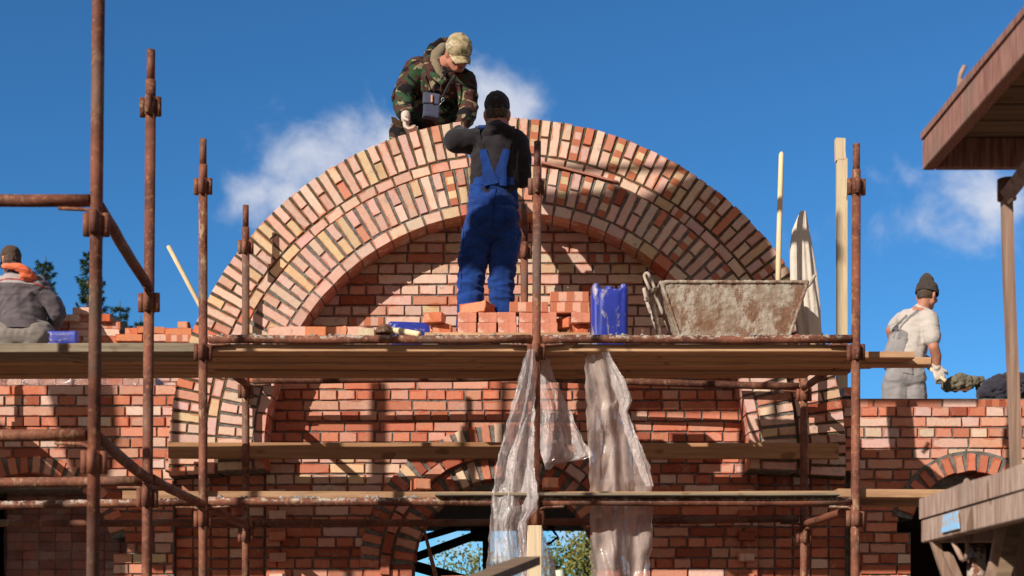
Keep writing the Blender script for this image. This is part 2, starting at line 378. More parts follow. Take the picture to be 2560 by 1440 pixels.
# recessed red panels under the springings, and the impost courses
for (a, c_), sd_ in ((PL, 21), (PR, 22)):
    b = Bricks(sd_); mb = MB(); rows(b, mb, lambda v: [(a, c_)], -.05, 1.285+G, YT+.055, lambda r, u, v: (pick(r, .5, .1, 1.2, 6), False), sd_, stack=True, rag=.003)
    rows(b, mb, lambda v: [(a-.04, c_+.02)], 1.215+G, 1.215+G+PITCH*2, YO+.02, lambda r, u, v: (pick(r, 3, .6, 2, 1), False), sd_+5)
    b.build('recessed_panel', bld); mb.build('panel_mortar', M['mortar'], bld)
def ring(bs, cx, cz, r0, r1, y, n, colf, kind='radial', a0=0., a1=math.pi, depth=.12, skip=None):
    for i in range(n):
        t = a0+(a1-a0)*(i+.5)/n
        if skip and skip(t): continue
        rm = (r0+r1)/2; c, st = colf(bs.r, t, i)
        def put(rr, L, H, a): bs.add(cx+rr*math.cos(t), cz+rr*math.sin(t), a+bs.r.uniform(-.008, .008), L, H, y, depth, c, st)
        if kind == 'radial' or (kind == 'alt' and i % 2 == 0): put(rm+bs.r.uniform(-.004, .004), r1-r0, .0595, t)
        elif kind == 'alt':
            st = False; h = (r1-r0-.012)/2; put(r0+h/2, h, .0595, t); c, _ = colf(bs.r, t, i+1); st = False; put(r1-h/2, h, .0595, t)
        elif kind == 'tang':
            L = rm*(a1-a0)/n-.013; put(rm, r1-r0, L, t)
def ringback(mb, cx, cz, r0, r1, y, y1, a0=0., a1=math.pi, n=64, legs=0):
    ang = [a0+(a1-a0)*i/n for i in range(n+1)]
    for i in range(n):
        p = [(cx+rr*math.cos(t), cz+rr*math.sin(t)) for t in (ang[i], ang[i+1]) for rr in (r0, r1)]
        mb.add([(p[k][0], yy_, p[k][1]) for yy_ in (y, y1) for k in (0, 1, 3, 2)], [(0, 1, 2, 3), (7, 6, 5, 4), (0, 3, 7, 4), (1, 5, 6, 2)]+([(0, 4, 5, 1)] if i == 0 else [])+([(3, 2, 6, 7)] if i == n-1 else []))
def col_o(r, t, i):
    right = t < 1.5
    if right: return pick(r, 6, 2.2, .8, .1), (r.random() < .42 and t > .35)
    return pick(r, 7, 2.2, .9, 0), r.random() < .03
GAP = lambda t: 1.555 < t < 1.70
b = Bricks(41)
ring(b, *AC, 2.184, 2.434, YO, 98, col_o, 'alt', -.06, math.pi+.06, .25, GAP)
ring(b, *AC, 2.102, 2.168, YO, 50, col_o, 'tang', -.06, math.pi+.06, .25)
b.build('outer_arch', bld)
mb = MB(); ringback(mb, *AC, 2.075, 2.172, YO+.008, YO+.3, -.06, math.pi+.06)
ringback(mb, *AC, 2.172, 2.428, YO+.009, YO+.3, -.06, 1.555); ringback(mb, *AC, 2.172, 2.428, YO+.009, YO+.3, 1.70, math.pi+.06)
# mortar squeezed out between the bricks along the top edge
rr = random.Random(5)
for i in range(99):
    t = -.06+(math.pi+.12)*i/98
    if 1.56 < t < 1.69: continue
    m_ = Matrix.Rotation(-t+rr.uniform(-.3, .3), 3, 'Y').to_4x4(); c = Vector((AC[0]+2.43*math.cos(t), YO+.03, AC[1]+2.43*math.sin(t)))
    if rr.random() < .8: mb.box(c-Vector((.009, .02, rr.uniform(.004, .01))), c+Vector((rr.uniform(.004, .012), .12, rr.uniform(.005, .012))), .003, m_)
mb.build('outer_arch_mortar', M['mortar_new'], bld)
b = Bricks(43); ring(b, *AC, 1.812, 2.056, YI, 79, col_o, 'alt', -.06, math.pi+.06, .25)
ring(b, *AC, 1.724, 1.798, YI, 43, lambda r, t, i: (pick(r, 6, 2.5, 1, 0), False), 'tang', -.06, math.pi+.06, .25)
b.build('inner_arch', bld)
mb = MB(); ringback(mb, *AC, 1.73, 2.055, YI+.009, YI+.26, -.06, math.pi+.06); mb.build('inner_arch_mortar', M['mortar'], bld)
# rings round the portal and the two windows
cx, cz, rad = OPEN[0]
b = Bricks(51); mb = MB(); cr = lambda r, t, i: (pick(r, 1.2, .3, 3.5, 2.5), False)
ring(b, cx, cz, rad, rad+.15, YT+.02, 26, cr, 'radial', -.05, math.pi+.05, .3)
ring(b, cx, cz, rad+.163, rad+.232, YT-.03, 18, cr, 'tang', -.05, math.pi+.05, .15)
ring(b, cx, cz, rad+.246, rad+.39, YT-.012, 34, cr, 'radial', .0, math.pi, .15)
ringback(mb, cx, cz, rad+.005, rad+.24, YT+.03, YT+.3, -.05, math.pi+.05); ringback(mb, cx, cz, rad+.2, rad+.385, YT-.003, YT+.2)
b.build('portal_arch', bld); mb.build('portal_arch_mortar', M['mortar'], bld)
for cx, cz, rad in OPEN[1:]:
    b = Bricks(int(50+cx)); mb = MB()
    ring(b, cx, cz, rad, rad+.125, YT-.012, int(15*rad/.436), lambda r, t, i: (pick(r, .2, .05, 6, .3), False), 'radial', .25, math.pi-.25, .3)
    ringback(mb, cx, cz, rad+.004, rad+.15, YT+.0, YT+.3, .2, math.pi-.2, 24)
    b.build('window_arch', bld); mb.build('window_arch_mortar', M['mortar'], bld)
# floor slab, passage and rooms behind
mb = MB(); mb.box((-6.5, YT+.26, 1.12+G), (6.5, 14.8, 1.42+G)); mb.build('floor_slab', M['concrete'], bld)
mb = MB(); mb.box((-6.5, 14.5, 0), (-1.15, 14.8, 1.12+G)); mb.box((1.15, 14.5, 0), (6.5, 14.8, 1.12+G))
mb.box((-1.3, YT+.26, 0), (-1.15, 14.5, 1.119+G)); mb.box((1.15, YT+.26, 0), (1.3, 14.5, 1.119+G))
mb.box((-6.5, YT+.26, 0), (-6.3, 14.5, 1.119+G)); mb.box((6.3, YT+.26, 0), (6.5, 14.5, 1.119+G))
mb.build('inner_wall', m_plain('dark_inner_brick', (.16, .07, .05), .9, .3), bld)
# wall being laid further back at the left
b = Bricks(61); mb = MB()
top = [(786, 145, 268), (803.5, 110, 302), (821.5, 60, 300), (839, -100, 420)]
yb = 13.4; k_ = F/yb
for (py, x0, x1) in top:
    v1 = (1600-py)/k_+G
    rows(b, mb, lambda v: [((x0-1280)/k_, (x1-1280)/k_)], v1-.0655*1.17, v1, yb, lambda r, u, v: (pick(r, 6, .4, 3, 0), r.random() < .3), int(py), top_kind=int(py) % 2)
rows(b, mb, lambda v: [(-6.4, (480-1280)/k_)], 1.42+G, (1600-852)/k_+G, yb, lambda r, u, v: (pick(r, 5, .5, 3, .5), False), 77)
b.build('rear_wall', bld); mb.build('rear_wall_mortar', M['mortar'], bld)

# ---------------------------------------------------------------- ground and far things
k = NT('bare_ground'); k.base(k.mix(k.step(k.noise(.6, 6), .35, .65), (.07, .05, .035), (.12, .09, .065))); k.rough(.95); k.bump(k.noise(5, 6), .5, .05)
g = MB(); g.add([(-900, -60, 0), (900, -60, 0), (900, 1800, 0), (-900, 1800, 0)], [(0, 1, 2, 3)])
tag(g.build('ground', k.m, origin=(0, 0, 0)), kind='structure')

# ---------------------------------------------------------------- main scaffold
XL, XM, XR = -1.86, .15, 2.072; YF, YR = 8.67, 10.14; Y1, Y2 = 6.05, 7.36
sc = thing('scaffold', (0, 8.67, 0), 'rusty brown tube scaffold of upright poles and ledgers in front of the arch', 'scaffold')
def coupler(p, rp, pole):
    m = MB(); s = .047
    m.tube([p+Vector((0, 0, -s)), p+Vector((0, 0, s))], rp+.004, 16)
    for ax, ay in ((1, 0), (-1, 0), (0, 1), (0, -1)):
        c = p+Vector((ax*(rp+.013), ay*(rp+.013), random.uniform(-.004, .004)))
        m.tube([c+Vector((0, 0, -s)), c+Vector((0, 0, s))], .0165, 10)
    m.build('coupler', M['rust'], pole)
def pole(x, y, top, spigot=True, lean=0., mat='rust', nodes=(.73, 1.73, 2.73), z0=0.0, xb=0.):
    rp = .0265; m = MB(); t = top+G
    def P(z): return Vector((x+lean*(z-2.4-G)+xb, y, z))
    if spigot:
        m.tube([P(z0), P(t-.27)], rp, 18); m.tube([P(t-.27), P(t-.155)], rp*.97, 18); m.tube([P(t-.156), P(t)], rp*.80, 18)
    else: m.tube([P(z0), P(t)], rp, 18)
    o = m.build('pole', M[mat], sc)
    for n_ in nodes: coupler(P(n_+G), rp, o)
    return o
pole(XL, YF, 3.015); pole(XL-.015, YR, 3.06, nodes=(.74, 1.75, 2.765)); pole(XM, YF, 3.0, lean=.006); pole(.087, YR, 3.07)
pole(XR, YF, 2.985, lean=.003); pole(2.055, YR, 2.5, spigot=False, nodes=(.73, 1.73))
pole(-1.74, Y1, 6.6, False, lean=.010, nodes=(.745, 1.745, 5.2, 6.3)); pole(-1.85, Y2, 3.015, lean=.008, nodes=(.728, 1.722, 2.725))
for y_, tp in ((Y1, 6.6), (Y2, 3.0), (YF, 3.0), (YR, 2.2)): pole(-3.86, y_, tp, tp < 5, nodes=(.73, 1.73))
def ledger(p0, p1, mat='rust', hooks=True, r=.026, name='ledger'):
    p0 = Vector(p0); p1 = Vector(p1); d = (p1-p0).normalized(); m = MB(); n = 9
    pts = [p0.lerp(p1, i/(n-1))+Vector((random.uniform(-.002, .002), 0, random.uniform(-.002, .002) - .004*math.sin(math.pi*i/(n-1)))) for i in range(n)]
    m.tube(pts, r, 16)
    if hooks:
        for q, s in ((p0, 1), (p1, -1)):
            a = q+d*s*.13-Vector((0, 0, r+.006)); b_ = q+d*s*.02-Vector((0, 0, r+.010)); c = q-d*s*.022-Vector((0, 0, r+.045))
            m.tube([a, (a+b_)/2, b_, q-d*s*.012-Vector((0, 0, r+.02)), c, c-Vector((0, 0, .06))], .0085, 8)
    return m.build(name, M[mat], sc)
ZL, ZU = .835+G, 1.812+G; e = .034
for z, mt in ((ZU, 'rustl'), (ZL, 'rustl')):
    ledger((XL+e, YF, z), (XM-e, YF, z), mt); ledger((XM+e, YF, z), (XR-e, YF, z), mt)
zr = 1.845+G; ledger((XL+e, YR, zr-.015), (.085-e, YR, zr+.005), 'rustd'); ledger((.085+e, YR, zr), (2.055-e, YR, zr-.06), 'rustd')
zr = .828+G; ledger((XL+e, YR, zr), (.085-e, YR, zr), 'rustd'); ledger((.085+e, YR, zr), (2.055-e, YR, zr+.03), 'rustd')
ledger((-3.83, Y1, 1.86+G), (-1.775, Y1, 1.845+G)); ledger((-3.83, Y1, .855+G), (-1.79, Y1, .86+G))
ledger((-3.83, Y2, .79+G), (-1.885, Y2, .815+G)); ledger((-3.83, YF, .80+G), (XL-e, YF, .835+G), 'rustl'); ledger((-3.83, YR, .825+G), (XL-e, YR, .83+G), 'rustd')
ledger((-3.83, Y1, 6.4+G), (-1.72, Y1, 6.4+G))
rl = random.Random(17)
for x0_, x1_, z_ in ((XL, XM, ZL), (XM, XR, ZL), (XL, XM, ZU), (XM, XR, ZU)):      # mortar dropped on the ledgers
    m = MB()
    for q in range(26):
        c = Vector((rl.uniform(x0_+.08, x1_-.08), YF+rl.uniform(-.014, .008), z_+.024)); r0_ = rl.uniform(.004, .011)*(1.25 if z_ == ZL else .8); n0 = len(m.v)
        m.add([c+Vector((math.cos(a)*r0_*rl.uniform(1.2, 2.4), math.sin(a)*r0_*1.1, -.004)) for a in [k_*1.0472 for k_ in range(6)]]+[c+Vector((math.cos(a)*r0_*.8, math.sin(a)*r0_*.6, r0_*rl.uniform(.5, 1.1))) for a in [k_*1.0472 for k_ in range(6)]], [(k_, (k_+1) % 6, (k_+1) % 6+6, k_+6) for k_ in range(6)]+[tuple(range(6, 12))])
    tag(m.build('mortar_droppings', M['concrete'], sc), kind='stuff')
def trans(xa, ya, za, xb_, yb_, zb, mat='rust'):
    a = Vector((xa, ya, za+G)); b_ = Vector((xb_, yb_, zb+G)); d = (b_-a).normalized(); return ledger(a+d*e, b_-d*e, mat, True, name='transom')
trans(-1.745, Y1, 1.84, -1.85, Y2, 1.79); trans(-1.75, Y1, .86, -1.855, Y2, .82); trans(-1.855, Y2, .83, XL, YF, .815, 'rustl')
trans(XL, YF, 1.755, XL, YR, 1.79); trans(XL, YF, .82, XL, YR, .80); trans(XM, YF, 1.70, .085, YR, 1.74); trans(XR, YF, 1.76, 2.055, YR, 1.77, 'rustl')
trans(XR, YF, .80, 2.055, YR, .815); trans(XM, YF, .80, .085, YR, .80); trans(-3.86, YF, 1.72, -3.86, YR, 1.72); trans(-3.86, YF, .8, -3.86, YR, .8)

# ---------------------------------------------------------------- planks
def plank(x0, x1, y0, y1, z0, th, label, mat='plank', group=None, tilt=0., ch=.004, zr=0.):
    n = max(2, int((x1-x0)/.35)); rings_ = []; rr_ = random.Random(int(x0*977+y0*313+z0*71)); w = y1-y0
    bow = rr_.uniform(-.006, .006)
    for i in range(n+1):
        t = i/n; x = x0+(x1-x0)*t; dz = bow*math.sin(math.pi*t)+tilt*t+rr_.uniform(-.0012, .0012); dy = rr_.uniform(-.003, .003)
        pr = [(y0+ch, z0), (y1-ch, z0), (y1, z0+ch), (y1, z0+th-ch), (y1-ch, z0+th), (y0+ch, z0+th), (y0, z0+th-ch), (y0, z0+ch)]
        rings_.append([Vector((x, yq+dy, zq+dz)) for yq, zq in pr])
    m = MB(); m.loft(rings_, sm=False); o = m.build('plank', M[mat]); return tag(o, label, 'plank', group)
ZD = 1.729+G
GR = 'deck planks of the upper scaffold lift'
ys = [(8.699, 8.835), (8.85, 8.985), (9.00, 9.115), (9.13, 9.25), (9.262, 9.39), (9.402, 9.55)]
xe = [2.10, 2.475, 2.62, 2.30, 2.18, 1.95]
xs0 = [-1.90, -1.88, -1.93, -1.87, -1.91, -1.89]
lab = ['front edge plank with pale worn face directly under the upper front ledger', 'second plank from the front in the deck under the brick pile',
 'longest deck plank, its end sticking out towards the man in the knitted hat', 'fourth plank from the front of the main deck, end cut blunt right of the pole',
 'fifth plank from the front of the main deck, seen from below', 'rearmost plank of the main deck next to the arch']
for i, (a, c_) in enumerate(ys): plank(xs0[i], xe[i]+(.0), a, c_, ZD+(.012, .004, -.008, .010, -.004, .006)[i], .047-.006*(i % 2), lab[i], 'plank', GR, ch=.005)
lab = ['grey weathered front plank of the left deck in front of the seated man', 'second plank from the front of the left deck', 'third plank from the front of the left deck',
 'fourth plank from the front of the left deck', 'fifth plank from the front of the left deck', 'rearmost plank of the left deck']
for i, (a, c_) in enumerate(ys): plank(-4.1, xs0[i]-.004, a, c_, ZD+.002-.003*(i % 2), .055 if i == 0 else .045, lab[i], 'plankg' if i < 2 else 'plank', GR, tilt=.01)
plank(-2.36, 1.95, 8.72, 8.84, .852+G, .052, 'long pale plank lying behind the lower front ledger, left and middle', 'plank', 'planks of the lower lift')
plank(1.975, 3.05, 8.72, 8.84, .865+G, .052, 'plank running past the right pole in front of the right window, upper one of two', 'plank', 'planks of the lower lift')
plank(1.99, 2.9, 8.86, 8.98, .83+G, .042, 'lower of two planks ending in front of the right window', 'plank', 'planks of the lower lift')
plank(-.46, 1.96, 8.60, 8.715, .862+G+.002, .018, 'thin grey board on the lower lift right of the plastic sheet', 'plankg', 'planks of the lower lift')
plank(-2.42, .03, 10.135, 10.185, 1.282+G, .112, 'stained formwork board under the left springing of the arch', 'board', 'formwork boards under the arch')
plank(.93, 2.30, 10.135, 10.185, 1.275+G, .11, 'clean formwork board under the right springing of the arch', 'board', 'formwork boards under the arch')
for i, (x0_, x1_) in enumerate(((-4.1, -1.9),)):
    plank(x0_, x1_, 9.45, 10.1, .25+G, .05, 'wide low plank carrying the wrapped brick stack at the left', 'plankg', 'planks of the lower lift')
# ---------------------------------------------------------------- soft shapes: blobs merged into one skin
_ico = bmesh.new(); bmesh.ops.create_icosphere(_ico, subdivisions=2, radius=1.0)
ICOV = [v.co.copy() for v in _ico.verts]; ICOF = [tuple(v.index for v in f.verts) for f in _ico.faces]; _ico.free()
def frame(f, u=Vector((0, 0, 1))):
    f = Vector(f).normalized(); r = f.cross(Vector(u)).normalized(); u = r.cross(f).normalized()
    return Matrix(((r.x, f.x, u.x), (r.y, f.y, u.y), (r.z, f.z, u.z)))      # local x right, y forward, z up
class Blob:
    def __init__(s): s.v = []; s.f = []
    def sph(s, c, r, sc=(1, 1, 1), M3=None):
        b = len(s.v); c = Vector(c)
        for q in ICOV:
            p = Vector((q.x*r*sc[0], q.y*r*sc[1], q.z*r*sc[2])); s.v.append((M3 @ p if M3 else p)+c)
        s.f += [tuple(i+b for i in f) for f in ICOF]; return s
    def limb(s, p0, r0, p1, r1, sc=(1, 1, 1), M3=None):
        p0 = Vector(p0); p1 = Vector(p1); n = max(2, int((p1-p0).length/(min(r0, r1)*.32)))
        for i in range(n+1): t = i/n; s.sph(p0.lerp(p1, t), r0+(r1-r0)*t, sc, M3)
        return s
    def chain(s, pts, sc=(1, 1, 1), M3=None):
        for (p0, r0), (p1, r1) in zip(pts, pts[1:]): s.limb(p0, r0, p1, r1, sc, M3)
        return s
    def addbox(s, lo, hi, M3=None):
        m = MB(); m.box(lo, hi, 0, M3); b = len(s.v); s.v += m.v; s.f += [tuple(i+b for i in f) for f in m.f]; return s
    def addmb(s, m):
        b = len(s.v); s.v += m.v; s.f += [tuple(i+b for i in f) for f in m.f]; return s
    def skin(s, name, mat, parent=None, voxel=.011, smooth=3, fold=0., fs=(9, 9, 16), seed=0, clip=None, origin=None, rough=0.):
        me = bpy.data.meshes.new('t'); me.from_pydata([tuple(v) for v in s.v], [], s.f)
        o = bpy.data.objects.new('t', me); COL.objects.link(o)
        rm = o.modifiers.new('r', 'REMESH'); rm.mode = 'VOXEL'; rm.voxel_size = voxel; rm.use_smooth_shade = True
        if smooth: sm = o.modifiers.new('s', 'SMOOTH'); sm.iterations = smooth; sm.factor = .6
        dg = bpy.context.evaluated_depsgraph_get(); out_ = bpy.data.meshes.new_from_object(o.evaluated_get(dg)); out_.name = name
        bpy.data.objects.remove(o); bpy.data.meshes.remove(me)
        if fold or rough or clip:
            bm = bmesh.new(); bm.from_mesh(out_); bm.normal_update(); off = Vector((seed*3.7, seed*1.9, seed*5.3))
            mv = []
            for v in bm.verts:
                q = Vector((v.co.x*fs[0], v.co.y*fs[1], v.co.z*fs[2]))+off; d = 0
                if fold:
                    w = noise.noise_vector(q*.5)*.9; a = noise.noise(q+w); c = noise.noise(q*2.1+w*2)
                    d += fold*((1-abs(a)*2.6)*.7+(.5-abs(c))*.5)
                if rough: d += rough*(noise.noise(v.co*38+off)+.6*noise.noise(v.co*85+off))
                mv.append(v.co+v.normal*d)
            for v, p in zip(bm.verts, mv): v.co = p
            if clip:
                for co, no in clip: bmesh.ops.bisect_plane(bm, geom=bm.verts[:]+bm.edges[:]+bm.faces[:], plane_co=co, plane_no=no, clear_outer=True)
            bm.to_mesh(out_); bm.free()
        for p in out_.polygons: p.use_smooth = True
        out_.materials.clear(); out_.materials.append(mat); out_.update()
        return link(name, out_, parent, origin)

SKIN = NT('skin'); _a = SKIN.noise(30, 4); SKIN.base(SKIN.mix(_a, (.40, .155, .095), (.52, .23, .15))); SKIN.rough(.55); SKIN.b.inputs['Subsurface Weight'].default_value = .0
SKIN.bump(SKIN.noise(120, 3), .2, .003); SKIN = SKIN.m
HAIR = m_plain('dark_hair', (.085, .055, .038), .8, .4, 60, bump=.6, bsc=200)
GLOVE = m_cloth('glove_cloth', (.62, .52, .44), dirt=.5)
BLK = m_cloth('black_jersey', (.022, .018, .021), .25, dirt=.15, dirtc=(.08, .07, .065)); BLUE = m_cloth('blue_workwear', (.008, .036, .175), .25, dirt=.4, dirtc=(.02, .035, .10))
NAVY = m_cloth('navy_pouch_cloth', (.055, .06, .10), .2, dirt=.2); CAPB = m_cloth('black_cap_cloth', (.03, .024, .024), .2)
CAMO = m_camo('woodland_camouflage', [(.035, .075, .035), (.075, .035, .026), .0] and [(.034, .070, .034), ((.075, .032, .026), .48), ((.26, .21, .125), .60), ((.014, .012, .014), .55)], 8)
CAMO2 = m_camo('pale_camouflage', [(.40, .31, .19), ((.27, .23, .12), .55), ((.20, .11, .07), .64), ((.52, .44, .31), .60)], 16)
TAN = m_cloth('hood_lining', (.20, .155, .10)); GREY = m_cloth('grey_workwear', (.175, .15, .155), .15, dirt=.2); GREYL = m_cloth('grey_dungarees', (.27, .245, .245), .15, dirt=.2)
DGREY = m_cloth('dark_grey_jacket', (.115, .095, .105), .2, dirt=.3, dirtc=(.22, .19, .17)); ORNG = m_cloth('orange_hood_cloth', (.80, .17, .075), .12, fold=.4)
SHIRT = m_cloth('pale_tshirt', (.50, .44, .40), .05, fold=.12); KNIT = m_cloth('knit_wool', (.055, .042, .036), .3)
BOOT = m_plain('boot_leather', (.04, .03, .025), .6); LIP = m_plain('lip_skin', (.22, .075, .055), .5, bump=0); BRN = m_cloth('brown_collar', (.05, .034, .026))

def head(b, c, f, u=(0, 0, 1), s=1.0):     # skull, jaw, nose, brow, ears; c is the skull centre
    Fm = frame(f, u); P = lambda x, y, z: Vector(c)+Fm @ (Vector((x, y, z))*s)
    b.sph(P(0, -.012, .015), .1*s, (.76, .96, .95), Fm)
    b.sph(P(0, .025, -.045), .07*s, (.86, .95, 1.05), Fm); b.sph(P(0, .055, -.088), .034*s, (1.15, 1, .8), Fm)
    b.limb(P(-.052, .0, -.07), .028*s, P(-.02, .05, -.095), .024*s); b.limb(P(.052, .0, -.07), .028*s, P(.02, .05, -.095), .024*s)
    b.limb(P(0, .085, .005), .009*s, P(0, .112, -.032), .014*s); b.sph(P(-.013, .10, -.036), .010*s); b.sph(P(.013, .10, -.036), .010*s)
    b.limb(P(-.038, .078, .014), .012*s, P(.038, .078, .014), .012*s)
    b.sph(P(-.042, .062, -.03), .026*s); b.sph(P(.042, .062, -.03), .026*s)
    b.limb(P(-.02, .09, -.062), .0085*s, P(.02, .09, -.062), .0085*s); b.limb(P(-.016, .088, -.072), .009*s, P(.016, .088, -.072), .009*s)
    for sd_ in (-1, 1):
        for a in range(9):
            t = -1.2+a*.42; b.sph(P(sd_*(.078+.006*math.cos(t)), -.012-.014*math.cos(t)*1.0, -.012+.030*math.sin(t)), .0085*s)
        b.sph(P(sd_*.076, -.006, -.038), .010*s); b.sph(P(sd_*.073, -.008, -.012), .018*s, (.5, 1, 1.3), Fm)
    return P, Fm
def hand(b, wrist, d, palm_n, curl=.9, s=1.0, side=1, spread=.16):
    """palm, five bent fingers; d points down the hand, palm_n out of the palm, thumb on the 'side'"""
    d = Vector(d).normalized(); n = (Vector(palm_n)-d*Vector(palm_n).dot(d)).normalized(); w = d.cross(n).normalized()*side
    wrist = Vector(wrist)
    for i in range(5): t = i/4; b.limb(wrist+d*(.015+.07*t)*s-w*.026*s, .0145*s, wrist+d*(.015+.07*t)*s+w*.028*s, .0145*s)
    ln = (.066, .078, .073, .058)
    for k in range(4):
        off = (.031-.0205*k)*s; p = wrist+d*.088*s+w*off; dd = (d+w*(spread*(1.5-k)/3)).normalized(); ax = dd.cross(n).normalized(); r = .0095*s; L = ln[k]*s
        for j, fr in enumerate((.45, .32, .25)):
            a = curl*(.75, 1.0, .8)[j]*(1+.06*k); dd = (Matrix.Rotation(-a, 3, ax) @ dd).normalized()
            if dd.dot(n) < 0 and j == 0: ax = -ax; dd = (Matrix.Rotation(-2*a, 3, ax) @ dd).normalized()
            q = p+dd*L*fr*1.25; b.limb(p, r, q, r*.93); p = q; r *= .93
    p = wrist+d*.028*s+w*.030*s; t1 = (d*.62+w*.75+n*.25).normalized(); q = p+t1*.036*s; b.limb(p, .0135*s, q, .0115*s)
    t2 = (d*.72+w*.15+n*.68).normalized(); b.limb(q, .011*s, q+t2*.03*s, .0095*s)
def cap(parent, c, f, u, mat, s=1.0, brim=True, name='cap', back=False, brimmat=None, tall=1.0):
    Fm = frame(f, u); P = lambda x, y, z: Vector(c)+Fm @ (Vector((x, y, z))*s)
    b = Blob(); b.sph(P(0, -.008, .030), .108*s, (.82, 1.0, .84*tall), Fm); b.sph(P(0, -.006, .012), .104*s, (.83, 1.0, .6), Fm); b.sph(P(0, -.005, .122*tall), .008*s)
    o = b.skin(name, mat, parent, .0075, 3, .0028, (14, 14, 10), 3, clip=[(P(0, 0, .0+(-.005)), -(Fm @ Vector((0, 0, 1))))])
    if brim:
        sg = -1 if back else 1; m = MB(); rings_ = []
        for j in range(7):
            t = j/6; w = .074*(1-.30*t*t); y = .075+.080*t; pts = []
            for i in range(13):
                q = (i/12-.5)*2; yy_ = sg*(y-.028*q*q*(1+.6*t)-.018*(1-t)*q*q); zz = .016-.016*t-.026*q*q-.006*t*t
                pts.append((w*q, yy_, zz))
            rings_.append(pts)
        top_ = [[P(*p) for p in r_] for r_ in rings_]; bot = [[P(p[0], p[1], p[2]-.004) for p in r_] for r_ in rings_]
        m.loft([top_[j]+bot[j][::-1] for j in range(7)], True, True); m.build('cap_brim', brimmat or mat, o)
    return o
def person(label, loc, group='bricklayers at work'):
    return thing('person', loc, label, 'person', group)

# ======================================================= worker in blue dungarees, seen from behind
Y = 9.47; A = lambda x, y, dy=0.: at(x, y, Y+dy)
pb = person('worker seen from behind in blue dungarees and black cap reaching up to the arch', A(1232, 915))
hc = A(1243, 285, .02)
b = Blob(); P, Fm = head(b, hc, (0.05, 1, .05))
b.limb(P(0, -.02, -.06), .062, A(1240, 335), .07)
b.limb(A(1200, 352), .075, A(1285, 352), .075).limb(A(1240, 360), .12, A(1234, 470), .11, (1.2, .75, 1)).limb(A(1232, 520), .12, A(1228, 545), .12, (1.2, .85, 1))
b.chain([(A(1178, 350), .055), (A(1134, 356, -.02), .045), (A(1150, 335, .30), .036), (A(1153, 322, .52), .03)])
b.chain([(A(1300, 360), .055), (A(1306, 440, .0), .045), (A(1285, 400, .26), .036), (A(1262, 380, .48), .03)])
hand(b, A(1153, 322, .52), (0.15, 1, .25), (0, .2, -1), .5, 1, 1); hand(b, A(1262, 380, .48), (-.1, 1, .1), (0, .1, -1), .6, 1, -1)
b.chain([(A(1200, 560), .085), (A(1182, 720, .02), .06), (A(1172, 885), .045)]).chain([(A(1262, 560), .085), (A(1254, 720, .02), .06), (A(1256, 885), .045)])
b.skin('body', SKIN, pb, .0085, 2)
b = Blob(); b.sph(P(0, -.026, .004), .098, (.775, .84, .80), Fm); b.skin('hair', HAIR, pb, .008, 2, rough=.003, clip=[(P(0, .03, 0), Fm @ Vector((0, 1, 0)))])
cp = cap(pb, P(0, 0, .026), (0.05, 1, .05), (0, -.12, 1), CAPB, 1.0)
m = MB(); m.tube([P(-.045, -.088, .028), P(-.02, -.103, .016), P(.02, -.103, .016), P(.045, -.088, .028)], .006, 8); m.build('cap_strap', BLK, cp)
m = MB(); m.box(P(.002, -.109, .066)-Vector((.006, .002, .008)), P(.002, -.109, .066)+Vector((.006, .002, .008))); m.build('cap_badge', m_plain('white_print', (.5, .5, .55), .7), cp)
# hooded top
b = Blob()
b.limb(A(1196, 356), .082, A(1286, 356), .082, (1, 1.05, 1)).limb(A(1240, 350, .0), .098, A(1242, 330, -.02), .075)
b.limb(A(1240, 375), .145, A(1234, 480), .135, (1.18, .82, 1)).limb(A(1234, 480), .137, A(1232, 520), .135, (1.15, .85, 1))
b.chain([(A(1186, 352), .082), (A(1137, 353, -.03), .072), (A(1140, 346, .12), .058), (A(1150, 332, .40), .047)])
b.chain([(A(1294, 362), .076), (A(1303, 400, -.01), .066), (A(1304, 446, .0), .060), (A(1290, 415, .22), .052), (A(1268, 388, .40), .045)])
top_ = b.skin('hooded_top', BLK, pb, .010, 3, .010, (9, 9, 9), 2)
b = Blob()                                     # hood lying round the neck
for i in range(26):
    t = 2*math.pi*i/26; b.sph(A(1243+31*math.cos(t), 326-6*math.sin(t), -.02-.085*math.sin(t)), .027+.010*max(0, math.sin(t)))
b.sph(A(1266, 334, -.08), .05, (1.2, .7, .8)); b.sph(A(1225, 334, -.08), .045, (1.2, .7, .8))
b.skin('hood', BLK, pb, .009, 3, .005, (12, 12, 12), 5)
# dungarees
b = Blob(); Fl = 1
b.limb(A(1234, 478), .142, A(1232, 520), .150, (1.13, .86, 1)).limb(A(1232, 520), .152, A(1229, 565), .160, (1.12, .93, 1))
b.sph(A(1206, 548, -.05), .105).sph(A(1258, 548, -.05), .105)
b.chain([(A(1198, 585), .112), (A(1182, 650, -.01), .098), (A(1178, 700), .090), (A(1174, 760, .0), .078), (A(1170, 870), .078)])
b.chain([(A(1262, 585), .108), (A(1258, 650), .093), (A(1253, 700), .086), (A(1255, 760), .077), (A(1258, 870), .075)])
dg_ = b.skin('dungarees', BLUE, pb, .008, 1, .014, (8, 8, 17), 8)
from mathutils.bvhtree import BVHTree
def snapper(*objs):
    ts = [(BVHTree.FromPolygons([v.co+ORG[o] for v in o.data.vertices], [tuple(p.vertices) for p in o.data.polygons])) for o in objs]
    def f(p, off=.004):
        best = None
        for t in ts:
            h = t.ray_cast(Vector((p.x, p.y-1.2, p.z)), Vector((0, 1, 0)))
            if h[0] is not None and (best is None or h[0].y < best.y): best = h[0]
        return (best if best is not None else p)-Vector((0, off, 0))
    return f
